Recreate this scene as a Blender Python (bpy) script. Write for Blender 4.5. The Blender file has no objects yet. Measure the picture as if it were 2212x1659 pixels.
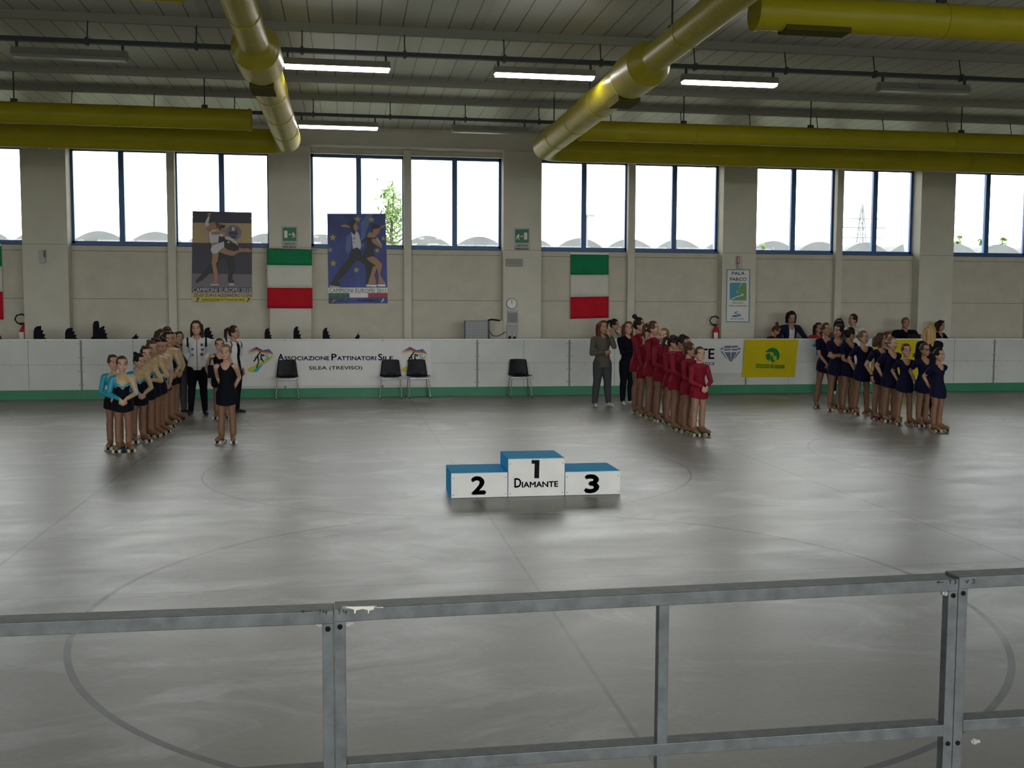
import bpy, bmesh, math, random
import numpy as np
from mathutils import Vector, Matrix, Euler
random.seed(7); rng = np.random.default_rng(7)
SC = bpy.context.scene
COL = SC.collection
R = math.radians
# ------------------------------------------------------------------ camera
W, H = 2212, 1659
FPX = 2249.0; YAW, PITCH, ROLL = R(9.01), R(4.31), R(0.253); CAMZ = 2.0
cd = bpy.data.cameras.new('camera'); cam = bpy.data.objects.new('camera', cd); COL.objects.link(cam)
cd.sensor_fit = 'HORIZONTAL'; cd.sensor_width = 36; cd.lens = 36 * FPX / W; cd.clip_end = 2000; cd.clip_start = .05
fw = Vector((math.sin(YAW) * math.cos(PITCH), math.cos(YAW) * math.cos(PITCH), -math.sin(PITCH)))
rt0 = Vector((math.cos(YAW), -math.sin(YAW), 0)); up0 = rt0.cross(fw)
rt = rt0 * math.cos(ROLL) + up0 * math.sin(ROLL); up = up0 * math.cos(ROLL) - rt0 * math.sin(ROLL)
cam.matrix_world = Matrix(((rt.x, up.x, -fw.x, 0), (rt.y, up.y, -fw.y, 0), (rt.z, up.z, -fw.z, CAMZ), (0, 0, 0, 1)))
SC.camera = cam
def at(px, py, X=None, Y=None, Z=None):
    """world point seen at photo pixel px,py on the plane X=, Y= or Z="""
    d = fw + rt * ((px - W / 2) / FPX) - up * ((py - H / 2) / FPX)
    t = X / d.x if X is not None else Y / d.y if Y is not None else (Z - CAMZ) / d.z
    return Vector((d.x * t, d.y * t, CAMZ + d.z * t))
# ------------------------------------------------------------------ light and exposure
SC.view_settings.view_transform = 'Standard'; SC.view_settings.look = 'None'
SC.view_settings.gamma = 1; SC.view_settings.use_curve_mapping = False
SC.view_settings.exposure = 0.0
SC.cycles.use_denoising = True
SC.cycles.max_bounces = 10; SC.cycles.diffuse_bounces = 6; SC.cycles.transparent_max_bounces = 16
SKY = 9.0
wd = bpy.data.worlds.new('overcast_sky'); SC.world = wd; wd.use_nodes = True
wn = wd.node_tree.nodes; wl = wd.node_tree.links
bg = wn['Background']; bg.inputs[1].default_value = SKY
tc = wn.new('ShaderNodeTexCoord'); nz = wn.new('ShaderNodeTexNoise'); nz.inputs['Scale'].default_value = 2.2; nz.inputs['Detail'].default_value = 3
mp = wn.new('ShaderNodeMapping'); mp.inputs['Scale'].default_value = (1, 1, 4)
cr = wn.new('ShaderNodeValToRGB'); cr.color_ramp.elements[0].position = .35; cr.color_ramp.elements[0].color = (.94, .955, .97, 1)
cr.color_ramp.elements[1].position = .62; cr.color_ramp.elements[1].color = (1, .98, .94, 1)
wl.new(tc.outputs['Generated'], mp.inputs[0]); wl.new(mp.outputs[0], nz.inputs['Vector']); wl.new(nz.outputs[0], cr.inputs[0]); wl.new(cr.outputs[0], bg.inputs[0])
def portal(name, loc, rot, sx, sy):
    l = bpy.data.lights.new(name, 'AREA'); l.shape = 'RECTANGLE'; l.size = sx; l.size_y = sy; l.cycles.is_portal = True
    o = bpy.data.objects.new(name, l); COL.objects.link(o); o.location = loc; o.rotation_euler = rot
# ------------------------------------------------------------------ materials
MATS = {}
def lin(c):
    return tuple((v / 12.92 if v <= .04045 else ((v + .055) / 1.055) ** 2.4) for v in c)
def mat(name, col, rough=.6, metal=0, noise=0, nscale=8, bump=0, bscale=60, emit=0, spec=.5, stretch=None, sheen=0):
    """col is linear albedo"""
    if name in MATS: return MATS[name]
    if rough >= .7: spec = .12
    m = bpy.data.materials.new(name); m.use_nodes = True; MATS[name] = m
    n = m.node_tree.nodes; l = m.node_tree.links; b = n['Principled BSDF']
    b.inputs['Base Color'].default_value = (*col, 1); b.inputs['Roughness'].default_value = rough
    b.inputs['Metallic'].default_value = metal; b.inputs['Specular IOR Level'].default_value = spec
    if sheen: b.inputs['Sheen Weight'].default_value = sheen
    if emit:
        b.inputs['Emission Color'].default_value = (*col, 1); b.inputs['Emission Strength'].default_value = emit
    t = None
    if noise or bump:
        t = n.new('ShaderNodeTexCoord'); mpn = n.new('ShaderNodeMapping'); l.new(t.outputs['Object'], mpn.inputs[0])
        if stretch: mpn.inputs['Scale'].default_value = stretch
    if noise:
        x = n.new('ShaderNodeTexNoise'); x.inputs['Scale'].default_value = nscale; x.inputs['Detail'].default_value = 5
        l.new(mpn.outputs[0], x.inputs['Vector'])
        r = n.new('ShaderNodeValToRGB'); r.color_ramp.elements[0].position = .3; r.color_ramp.elements[1].position = .7
        r.color_ramp.elements[0].color = (*[max(0, v * (1 - noise)) for v in col], 1)
        r.color_ramp.elements[1].color = (*[min(1, v * (1 + noise)) for v in col], 1)
        l.new(x.outputs[0], r.inputs[0]); l.new(r.outputs[0], b.inputs['Base Color'])
    if bump:
        x = n.new('ShaderNodeTexNoise'); x.inputs['Scale'].default_value = bscale; l.new(mpn.outputs[0], x.inputs['Vector'])
        bp = n.new('ShaderNodeBump'); bp.inputs['Strength'].default_value = bump; bp.inputs['Distance'].default_value = .01
        l.new(x.outputs[0], bp.inputs['Height']); l.new(bp.outputs[0], b.inputs['Normal'])
    return m
WALL_M = mat('precast_wall', (.56, .52, .44), .85, noise=.06, nscale=3, bump=.15)
PIL_M = mat('painted_pillar', (.62, .59, .51), .8, noise=.05, nscale=2, bump=.1)
BLUEF = mat('blue_window_frame', (.035, .11, .30), .45)
BARR_W = mat('barrier_white', (.58, .59, .57), .45, noise=.07, nscale=1.6)
BARR_S = mat('barrier_seam', (.25, .26, .25), .5)
GREEN = mat('kick_green', (.02, .21, .10), .5, noise=.1, nscale=4)
YEL = mat('duct_yellow', (.50, .425, .012), .38, spec=.35, noise=.07, nscale=3)
_n = YEL.node_tree.nodes; _w = _n.new('ShaderNodeTexWave'); _w.bands_direction = 'Y'; _w.inputs['Scale'].default_value = 2.6; _w.inputs['Distortion'].default_value = .3
_t = _n.new('ShaderNodeTexCoord'); _b = _n.new('ShaderNodeBump'); _b.inputs['Strength'].default_value = .12; _b.inputs['Distance'].default_value = .01
YEL.node_tree.links.new(_t.outputs['Object'], _w.inputs[0]); YEL.node_tree.links.new(_w.outputs['Fac'], _b.inputs['Height']); YEL.node_tree.links.new(_b.outputs[0], _n['Principled BSDF'].inputs['Normal'])
YELD = mat('duct_grille', (.10, .085, .01), .7)  # dark tone stands in for shade inside the recessed outlets
STEEL = mat('galvanised_steel', (.125, .135, .14), .5, metal=.25, noise=.25, nscale=18)
DARKM = mat('dark_metal', (.05, .055, .06), .5, metal=.4)
CHROME = mat('chrome', (.75, .76, .78), .12, metal=1)
BLK = mat('black_plastic', (.006, .0065, .012), .5, spec=.25)
WHITE = mat('white_paint', (.78, .77, .74), .5, noise=.04, nscale=5)
CLOTHW = mat('banner_white', (.70, .69, .69), .6, noise=.03, nscale=3)
RED = mat('signal_red', (.50, .015, .02), .4)
FLR = mat('flag_red', (.50, .012, .025), .75, noise=.06, nscale=6)
FLW = mat('flag_white', (.66, .64, .58), .8, noise=.03, nscale=6)
FLG = mat('flag_green', (.015, .21, .09), .75, noise=.08, nscale=6)
PODB = mat('podium_blue', (.018, .41, .82), .8, noise=.05, nscale=6)
INK = mat('black_ink', (.008, .008, .011), .8)
NAVYI = mat('navy_ink', (.03, .035, .18), .5)
GREYL = mat('light_grey_plastic', (.42, .42, .41), .5)
GREYM = mat('mid_grey_plastic', (.2, .2, .2), .5)
# ------------------------------------------------------------------ mesh builder
class MB:
    def __init__(s): s.v = []; s.f = []; s.mi = []; s.mats = []
    def _m(s, m):
        if m not in s.mats: s.mats.append(m)
        return s.mats.index(m)
    def add(s, vs, fs, m):
        k = len(s.v); i = s._m(m); s.v.extend([tuple(v) for v in vs])
        for f in fs: s.f.append([a + k for a in f]); s.mi.append(i)
    def box(s, x0, x1, y0, y1, z0, z1, m):
        vs = [(x, y, z) for x in (x0, x1) for y in (y0, y1) for z in (z0, z1)]
        s.add(vs, [(0, 1, 3, 2), (4, 6, 7, 5), (0, 4, 5, 1), (2, 3, 7, 6), (0, 2, 6, 4), (1, 5, 7, 3)], m)
    def tube(s, p, q, r, m, n=12, r2=None, cap=True):
        p = Vector(p); q = Vector(q); r2 = r if r2 is None else r2; a = (q - p).normalized()
        u = a.orthogonal().normalized(); w = a.cross(u)
        vs = []
        for c, rr in ((p, r), (q, r2)):
            for k in range(n):
                t = 2 * math.pi * k / n; vs.append(c + (u * math.cos(t) + w * math.sin(t)) * rr)
        fs = [(k, (k + 1) % n, n + (k + 1) % n, n + k) for k in range(n)]
        if cap: fs += [tuple(range(n))[::-1], tuple(range(n, 2 * n))]
        s.add(vs, fs, m)
    def path(s, pts, r, m, n=10):
        pts = [Vector(p) for p in pts]; vs = []; fs = []; u = None
        for i, p in enumerate(pts):
            a = (pts[min(i + 1, len(pts) - 1)] - pts[max(i - 1, 0)]).normalized()
            u = a.orthogonal().normalized() if u is None else (u - a * u.dot(a)).normalized()
            w = a.cross(u); rr = r[i] if isinstance(r, (list, tuple)) else r
            for k in range(n):
                t = 2 * math.pi * k / n; vs.append(p + (u * math.cos(t) + w * math.sin(t)) * rr)
        for i in range(len(pts) - 1):
            for k in range(n): fs.append((i * n + k, i * n + (k + 1) % n, (i + 1) * n + (k + 1) % n, (i + 1) * n + k))
        L = (len(pts) - 1) * n
        fs += [tuple(range(n))[::-1], tuple(range(L, L + n))]
        s.add(vs, fs, m)
    def prism(s, pts, axis, a, b, m):
        """polygon pts (2D) extruded along axis from a to b; axis 'y': pts are (x,z)"""
        mk = {'y': lambda p, t: (p[0], t, p[1]), 'x': lambda p, t: (t, p[0], p[1]), 'z': lambda p, t: (p[0], p[1], t)}[axis]
        n = len(pts); vs = [mk(p, a) for p in pts] + [mk(p, b) for p in pts]
        s.add(vs, [tuple(range(n)), tuple(range(n, 2 * n))[::-1]] + [(k, k + n, (k + 1) % n + n, (k + 1) % n) for k in range(n)], m)
    def ball(s, c, r, m, nu=14, nv=8):
        c = Vector(c); r = (r, r, r) if not hasattr(r, '__len__') else r; vs = [(c.x, c.y, c.z - r[2])]
        for j in range(1, nv):
            t = math.pi * j / nv
            for i in range(nu):
                a = 2 * math.pi * i / nu; vs.append((c.x + r[0] * math.sin(t) * math.cos(a), c.y + r[1] * math.sin(t) * math.sin(a), c.z - r[2] * math.cos(t)))
        vs.append((c.x, c.y, c.z + r[2])); fs = []
        for i in range(nu): fs.append((0, 1 + (i + 1) % nu, 1 + i))
        for j in range(nv - 2):
            for i in range(nu): k = 1 + j * nu; fs.append((k + i, k + (i + 1) % nu, k + nu + (i + 1) % nu, k + nu + i))
        k = 1 + (nv - 2) * nu
        for i in range(nu): fs.append((k + i, k + (i + 1) % nu, len(vs) - 1))
        s.add(vs, fs, m)
    def mesh(s, name, smooth=False, bevel=0):
        me = bpy.data.meshes.new(name); me.from_pydata(s.v, [], s.f)
        for m in s.mats: me.materials.append(m)
        me.polygons.foreach_set('material_index', s.mi)
        bm = bmesh.new(); bm.from_mesh(me); bmesh.ops.recalc_face_normals(bm, faces=bm.faces)
        if bevel: bmesh.ops.bevel(bm, geom=bm.edges[:], offset=bevel, segments=2, affect='EDGES', profile=.6)
        bm.to_mesh(me); bm.free()
        if smooth:
            for p in me.polygons: p.use_smooth = True
            try: me.set_sharp_from_angle(angle=R(40))
            except Exception: pass
        return me
    def obj(s, name, parent=None, smooth=False, bevel=0):
        o = bpy.data.objects.new(name, s.mesh(name, smooth, bevel)); COL.objects.link(o)
        if parent: o.parent = parent
        return o
def tag(o, label=None, cat=None, group=None, kind=None):
    if label: o['label'] = label
    if cat: o['category'] = cat
    if group: o['group'] = group
    if kind: o['kind'] = kind
    return o
def root(name, label, cat, loc=(0, 0, 0), rz=0, group=None, kind=None):
    o = bpy.data.objects.new(name, None); COL.objects.link(o); o.location = loc; o.rotation_euler = (0, 0, rz)
    o.empty_display_size = .1
    return tag(o, label, cat, group, kind)
def rebase(r, loc):
    """put the Empty at the thing's base without moving its children (built in world coordinates)"""
    loc = Vector(loc); r.location = loc
    for c in COL.objects:
        if c.parent == r: c.location = c.location - loc
def rebase_mesh(o, loc):
    loc = Vector(loc); o.data.transform(Matrix.Translation(-loc)); o.location = loc
    for c in COL.objects:
        if c.parent == o: c.location = c.location - loc
def text(name, body, m, x0, x1, z0, z1, y, parent=None, bold=0.0, th=.002, shear=0, fit=True):
    """lettering standing on the plane y (facing the camera), fitted into the box"""
    cu = bpy.data.curves.new(name, 'FONT'); cu.body = body; cu.size = 1; cu.extrude = 0; cu.resolution_u = 3; cu.shear = shear
    o = bpy.data.objects.new(name, cu); COL.objects.link(o)
    dg = bpy.context.evaluated_depsgraph_get(); me = bpy.data.meshes.new_from_object(o.evaluated_get(dg))
    bpy.data.objects.remove(o); bpy.data.curves.remove(cu)
    n = len(me.vertices); co = np.empty(n * 3); me.vertices.foreach_get('co', co); co = co.reshape(-1, 3)
    mn = co.min(0); mx = co.max(0); w = mx[0] - mn[0]; h = mx[1] - mn[1]
    out = np.empty_like(co); out[:, 0] = x0 + (co[:, 0] - mn[0]) / w * (x1 - x0)
    out[:, 2] = z0 + (co[:, 1] - mn[1]) / h * (z1 - z0); out[:, 1] = y
    if bold:
        e = bold * (z1 - z0); sh_ = [(-e, 0), (e, 0), (0, -e), (0, e), (0, 0)]; w2 = max(x1 - x0, 1e-6); out[:, 0] = x0 + e + (out[:, 0] - x0) * (w2 - 2 * e) / w2; out[:, 2] = z0 + e + (out[:, 2] - z0) * (z1 - z0 - 2 * e) / (z1 - z0)
        fs_ = [list(p.vertices) for p in me.polygons]; V_ = []; F_ = []
        for i_, (dx, dz) in enumerate(sh_): V_ += [(v[0] + dx, y, v[2] + dz) for v in out]; F_ += [[a + i_ * n for a in f] for f in fs_]
        me = bpy.data.meshes.new(name); me.from_pydata(V_, [], F_); me.materials.append(m)
    else: me.vertices.foreach_set('co', out.ravel()); me.materials.clear(); me.materials.append(m)
    ob = bpy.data.objects.new(name, me); COL.objects.link(ob)
    bm = bmesh.new(); bm.from_mesh(me); g = bmesh.ops.extrude_face_region(bm, geom=bm.faces[:])
    bmesh.ops.translate(bm, vec=(0, -th, 0), verts=[v for v in g['geom'] if isinstance(v, bmesh.types.BMVert)])
    bmesh.ops.recalc_face_normals(bm, faces=bm.faces); bm.to_mesh(me); bm.free()
    if parent: ob.parent = parent
    return ob
def merge(name, obs, parent=None):
    mb = MB()
    for o in obs:
        for p in o.data.polygons: pass
        k = len(mb.v); mb.v.extend([tuple(v.co) for v in o.data.vertices])
        for p in o.data.polygons: mb.f.append([a + k for a in p.vertices]); mb.mi.append(mb._m(o.data.materials[p.material_index]))
        bpy.data.objects.remove(o)
    me = bpy.data.meshes.new(name); me.from_pydata(mb.v, [], mb.f)
    for m in mb.mats: me.materials.append(m)
    me.polygons.foreach_set('material_index', mb.mi)
    o = bpy.data.objects.new(name, me); COL.objects.link(o)
    if parent: o.parent = parent
    return o
# ================================================================== SETTING
YB = 22.9; YP = 24.3; YW = 24.62; CEIL = 6.0; XL, XR, YN = -19.5, 26.5, -13.0
def P(px, py, Y): v = at(px, py, Y=Y); return v.x, v.z
# floor
fm = bpy.data.materials.new('polished_concrete_floor'); fm.use_nodes = True
n = fm.node_tree.nodes; l = fm.node_tree.links; b = n['Principled BSDF']
tc = n.new('ShaderNodeTexCoord'); sp = n.new('ShaderNodeSeparateXYZ'); l.new(tc.outputs['Object'], sp.inputs[0])
def M(op, a, b_=None, c_=None):
    x = n.new('ShaderNodeMath'); x.operation = op
    for i, v in enumerate((a, b_, c_)):
        if v is None: continue
        if isinstance(v, (int, float)): x.inputs[i].default_value = v
        else: l.new(v, x.inputs[i])
    return x.outputs[0]
def NZ(scale, detail=5, dist=0, rough=.55, st=(1, 1, 1)):
    mpn = n.new('ShaderNodeMapping'); mpn.inputs['Scale'].default_value = st; l.new(tc.outputs['Object'], mpn.inputs[0])
    x = n.new('ShaderNodeTexNoise'); x.inputs['Scale'].default_value = scale; x.inputs['Detail'].default_value = detail
    x.inputs['Distortion'].default_value = dist; x.inputs['Roughness'].default_value = rough; l.new(mpn.outputs[0], x.inputs['Vector']); return x.outputs[0]
def SS(v, a, b_):
    x = n.new('ShaderNodeMapRange'); x.interpolation_type = 'SMOOTHSTEP'; l.new(v, x.inputs[0]); x.inputs[1].default_value = a; x.inputs[2].default_value = b_; return x.outputs[0]
X_, Y_ = sp.outputs[0], sp.outputs[1]
lines = None
def addl(v):
    global lines
    lines = v if lines is None else M('MAXIMUM', lines, v)
for cx_, cy_, w_, k_ in ((1.25, 6.85, .024, 1.0), (1.24, 12.68, .014, .8), (1.22, 18.5, .013, .6), (9.2, 6.85, .014, .7), (9.2, 12.8, .014, .8), (9.2, 18.6, .013, .5), (-8.6, 12.6, .013, .5), (-8.6, 18.4, .013, .5)):
    dx = M('SUBTRACT', X_, cx_); dy = M('SUBTRACT', Y_, cy_)
    d = M('SQRT', M('ADD', M('MULTIPLY', dx, dx), M('MULTIPLY', dy, dy)))
    q = M('ABSOLUTE', M('SUBTRACT', d, 2.93)); addl(M('MULTIPLY', M('SUBTRACT', 1, SS(q, w_ * .7, w_)), k_))
def jl(C_, k, off, per, w, s):
    q = M('ABSOLUTE', M('SUBTRACT', M('MODULO', M('ADD', C_, 100 * per - off + per / 2), per), per / 2)); addl(M('MULTIPLY', M('SUBTRACT', 1, SS(q, w * .5, w)), s))
jl(X_, 0, 1.32, 3.96, .017, .5); jl(Y_, 0, 7.38, 3.95, .014, .35)
worn = SS(NZ(1.1, 4), .38, .5)
lines = M('MULTIPLY', lines, M('ADD', .6, M('MULTIPLY', worn, .4)))
big = NZ(.35, 5, .4); mid = NZ(1.3, 6, .8, .62, (.6, 1.3, 1)); fine = NZ(24, 3)
patch = M('MULTIPLY', SS(NZ(.9, 8, 1.0, .62, (.75, 1.4, 1)), .47, .66), SS(big, .36, .58))
r1 = n.new('ShaderNodeMix'); r1.data_type = 'RGBA'; r1.inputs[6].default_value = (.25, .237, .205, 1); r1.inputs[7].default_value = (.325, .31, .28, 1); l.new(big, r1.inputs[0])
r2 = n.new('ShaderNodeMix'); r2.data_type = 'RGBA'; l.new(r1.outputs[2], r2.inputs[6]); r2.inputs[7].default_value = (.52, .52, .53, 1); l.new(M('MULTIPLY', patch, .95), r2.inputs[0])
r3 = n.new('ShaderNodeMix'); r3.data_type = 'RGBA'; l.new(r2.outputs[2], r3.inputs[6]); r3.inputs[7].default_value = (.055, .05, .06, 1); l.new(lines, r3.inputs[0])
r4 = n.new('ShaderNodeMix'); r4.data_type = 'RGBA'; r4.blend_type = 'MULTIPLY'; r4.inputs[0].default_value = .25; l.new(r3.outputs[2], r4.inputs[6]); l.new(fine, r4.inputs[7])
l.new(r4.outputs[2], b.inputs['Base Color'])
l.new(M('ADD', .27, M('MULTIPLY', mid, .22)), b.inputs['Roughness']); b.inputs['Specular IOR Level'].default_value = .55
g = MB(); g.box(XL, XR, YN, YW + .3, -.2, 0, fm); tag(g.obj('floor'), kind='structure')
# ceiling with slatted metal panels
cm = bpy.data.materials.new('slatted_ceiling'); cm.use_nodes = True; n = cm.node_tree.nodes; l = cm.node_tree.links; b = n['Principled BSDF']
tc = n.new('ShaderNodeTexCoord'); sp = n.new('ShaderNodeSeparateXYZ'); l.new(tc.outputs['Object'], sp.inputs[0]); X_, Y_ = sp.outputs[0], sp.outputs[1]
per = .33; q = M('ABSOLUTE', M('SUBTRACT', M('MODULO', M('ADD', X_, 100 * per), per), per / 2)); gr = M('SUBTRACT', 1, SS(q, .004, .012))
pn = n.new('ShaderNodeTexWhiteNoise'); pn.noise_dimensions = '2D'; cb = n.new('ShaderNodeCombineXYZ')
l.new(M('FLOOR', M('DIVIDE', X_, .99)), cb.inputs[0]); l.new(M('FLOOR', M('DIVIDE', Y_, 5.2)), cb.inputs[1]); l.new(cb.outputs[0], pn.inputs[0])
r1 = n.new('ShaderNodeMix'); r1.data_type = 'RGBA'; r1.inputs[6].default_value = (.47, .465, .41, 1); r1.inputs[7].default_value = (.57, .565, .51, 1); l.new(pn.outputs[0], r1.inputs[0])
r3 = n.new('ShaderNodeMix'); r3.data_type = 'RGBA'; l.new(r1.outputs[2], r3.inputs[6]); r3.inputs[7].default_value = (.07, .07, .06, 1); l.new(gr, r3.inputs[0]); l.new(r3.outputs[2], b.inputs['Base Color'])
b.inputs['Roughness'].default_value = .42; b.inputs['Specular IOR Level'].default_value = .5
g = MB(); g.box(XL, XR, YN, YW + .3, CEIL, CEIL + .25, cm); tag(g.obj('ceiling'), kind='structure')
# far wall: window bays
SILL = 3.60; HEAD = 5.48
def zs(px, py, Y=YW): return P(px, py, Y)[1]
SILL = sum(zs(*p) for p in ((155, 527), (700, 533), (1080, 540), (1550, 545), (1980, 550))) / 5
HEAD = sum(zs(*p) for p in ((700, 333), (860, 335), (1080, 340))) / 3
pil = [(-9.3 - 1.95, -9.3 - 1.0)]
pil_px = [(50, 148), (582, 672), (1087, 1169), (1560, 1632), (1985, 2058)]
pil = [(P(a, 600, YP)[0], P(b_, 600, YP)[0]) for a, b_ in pil_px]
pitch_ = (pil[4][0] - pil[0][0]) / 4
pil = [(pil[0][0] - pitch_ * 2, pil[0][1] - pitch_ * 2), (pil[0][0] - pitch_, pil[0][1] - pitch_)] + pil + [(pil[4][0] + pitch_, pil[4][1] + pitch_), (pil[4][0] + 2 * pitch_, pil[4][1] + 2 * pitch_)]
JOINT = mat('panel_joint', (.22, .205, .18), .9)
g = MB(); g.box(XL, XR, YW, YW + .3, 0, SILL - .02, WALL_M); g.box(XL, XR, YW, YW + .3, HEAD + .02, CEIL, WALL_M)
for z in (zs(1130, 650), zs(1130, 553), ): g.box(XL, XR, YW - .003, YW, z - .006, z + .006, JOINT)
wf = g.obj('wall_far'); tag(wf, kind='structure')
for i, (a, b_) in enumerate(pil):
    g = MB(); g.box(a, b_, YP, YW + .3, 0, CEIL, PIL_M)
    g.box(a, b_, YP - .002, YP, zs(1130, 541, YP), zs(1130, 541, YP) + .008, JOINT)
    tag(g.obj('trim_%d' % (i + 1)), kind='structure')
g = MB(); g.box(XL, XR, YP - .12, YW, zs(860, 318, YP), CEIL, PIL_M); g.box(XL, XR, YP - .16, YW, zs(860, 318, YP) - .02, zs(860, 318, YP), PIL_M); tag(g.obj('trim_10'), kind='structure')
for i, (y0_, z0_) in enumerate(((15.42, 5.70), (20.5, 5.70), (18.87, 5.7))):
    g = MB(); g.box(XL, XR, y0_, y0_ + .05, 5.88, CEIL, mat('purlin', (.33, .325, .29), .7)); tag(g.obj('trim_%d' % (i + 30)), kind='structure')
# intermediate slim posts
slim = [(362, 378), (873, 887), (1357, 1371), (1806, 1820)]
sx = [sum(P(q_, 450, YW - .1)[0] for q_ in s) / 2 for s in slim]
sx = [sx[0] - pitch_ * 2, sx[0] - pitch_] + sx + [sx[3] + pitch_, sx[3] + 2 * pitch_]
for i, x in enumerate(sx):
    g = MB(); g.box(x - .085, x + .085, YW - .16, YW, 0, HEAD + .1, PIL_M); tag(g.obj('trim_%d' % (i + 11)), kind='structure')
# glass
gm = bpy.data.materials.new('window_glass'); gm.use_nodes = True; n = gm.node_tree.nodes; l = gm.node_tree.links
n.remove(n['Principled BSDF']); tr = n.new('ShaderNodeBsdfTransparent'); tr.inputs[0].default_value = (.95, .97, .97, 1); gl = n.new('ShaderNodeBsdfGlossy'); gl.inputs['Roughness'].default_value = .02
fr = n.new('ShaderNodeFresnel'); fr.inputs[0].default_value = 1.45; mx = n.new('ShaderNodeMixShader'); l.new(fr.outputs[0], mx.inputs[0]); l.new(tr.outputs[0], mx.inputs[1]); l.new(gl.outputs[0], mx.inputs[2]); l.new(mx.outputs[0], n['Material Output'].inputs[0])
# windows between pillars; each pair of sashes either side of the slim post
mids_px = [[(155, 258, 366), (372, 476, 580)], [(674, 774, 877), (883, 980, 1081)], [(1170, 1262, 1360), (1366, 1457, 1553)], [(1632, 1716, 1809), (1815, 1896, 1982)]]
YG = YW + .12
for k in range(len(pil) - 1):
    a, b_ = pil[k][1], pil[k + 1][0]; a -= .02; b_ += .02; xm = sx[k] if k < len(sx) else (a + b_) / 2
    fr_ = MB(); t = .075
    fr_.box(a, b_, YG - .04, YG + .04, SILL, SILL + t, BLUEF); fr_.box(a, b_, YG - .04, YG + .04, HEAD - t, HEAD, BLUEF)
    fr_.box(a, a + t, YG - .04, YG + .04, SILL, HEAD, BLUEF); fr_.box(b_ - t, b_, YG - .04, YG + .04, SILL, HEAD, BLUEF)
    fr_.box(xm - .11, xm + .11, YG - .04, YG + .04, SILL, HEAD, BLUEF)
    xs = [a, (a + xm) / 2, xm, (xm + b_) / 2, b_]
    for x in (xs[1], xs[3]): fr_.box(x - .06, x + .06, YG - .055, YG + .045, SILL, HEAD, BLUEF)
    fr_.box(a, b_, YG - .12, YG - .04, SILL - .03, SILL + .015, BLUEF)
    w = fr_.obj('window_%d' % (k + 1)); tag(w, kind='structure')
    for j in range(4):
        gp = MB(); x0, x1 = xs[j] + .05, xs[j + 1] - .05; gp.box(x0, x1, YG - .004, YG + .004, SILL + .05, HEAD - .05, gm); gp.obj('glass_pane', w)
    portal('daylight_portal', ((a + b_) / 2, YG + .12, (SILL + HEAD) / 2), (R(-90), 0, 0), b_ - a, HEAD - SILL)
# side walls and near wall, whose unseen glazing is added to light the hall
for nm, x0, x1 in (('wall_left', XL - .3, XL), ('wall_right', XR, XR + .3)):
    g = MB(); g.box(x0, x1, YN, YW + .3, 0, CEIL, WALL_M); tag(g.obj(nm), kind='structure')
NZ0, NZ1 = .3, 5.7
g = MB(); g.box(XL, XR, YN - .3, YN, 0, NZ0, WALL_M); g.box(XL, XR, YN - .3, YN, NZ1, CEIL, WALL_M)
x = XL; bays = []
while x < XR - 1:
    x1 = min(x + 4.9, XR); g.box(x, x + .5, YN - .3, YN, NZ0, NZ1, WALL_M); bays.append((x + .5, x1)); x = x1
tag(g.obj('wall_near'), kind='structure')
for k, (a, b_) in enumerate(bays):
    fr_ = MB(); t = .08
    for z0, z1 in ((NZ0, NZ0 + t), (NZ1 - t, NZ1)): fr_.box(a, b_, YN - .2, YN - .1, z0, z1, BLUEF)
    for x0 in (a, (a + b_) / 2 - t / 2, b_ - t): fr_.box(x0, x0 + t, YN - .2, YN - .1, NZ0, NZ1, BLUEF)
    w = tag(fr_.obj('window_%d' % (20 + k)), kind='structure')
    gp = MB(); gp.box(a + t, b_ - t, YN - .154, YN - .146, NZ0 + t, NZ1 - t, gm); gp.obj('glass_pane', w)
    portal('daylight_portal', ((a + b_) / 2, YN - .25, (NZ0 + NZ1) / 2), (R(90), 0, 0), b_ - a, NZ1 - NZ0)
# ================================================================== OUTSIDE
GRD = mat('outside_ground', (.11, .12, .08), .95, noise=.2, nscale=.1)
g = MB(); g.box(-400, 400, YW + .5, 700, -.3, -.1, GRD); tag(g.obj('ground', ), kind='structure')
g = MB(); g.box(-200, 200, -300, YN - .5, -.3, -.1, GRD); tag(g.obj('ground'), kind='structure')
RGREY = mat('vault_roof_grey', (.10, .105, .11), .8, noise=.15, nscale=.3); REDB = mat('shed_brick_red', (.26, .10, .09), .9, noise=.1, nscale=.2)
def shed(Y0, per, x0, n_, zc, rise, label, depth=30):
    r = root('warehouse', label, 'building', (x0 + n_ * per / 2, Y0, -.1))
    cx = x0 + n_ * per / 2
    w = MB(); w.box(x0 - cx, x0 + n_ * per - cx, 0, depth, 0, zc - rise, REDB)
    for k in range(n_ * 2): xx = x0 - cx + (k + .5) * per / 2; w.box(xx - .25, xx + .25, -.12, 0, 0, zc - rise, RGREY)
    w.obj('wall', r)
    for k in range(n_):
        a = x0 - cx + k * per; pts = []
        for j in range(17):
            t = j / 16; pts.append((a + t * per, zc - rise + rise * math.sin(math.pi * t) ** .85))
        v = MB(); v.prism(pts, 'y', -.3, depth, RGREY); v.obj('roof_vault', r)
    return r
c0 = at(215, 500, Y=120)
per_ = 5.95
shed(120, per_, c0.x - per_ / 2 - 5 * per_, 30, c0.z + .15, 1.35, 'long grey shed with a row of low vaulted roofs seen through the windows')
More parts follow.
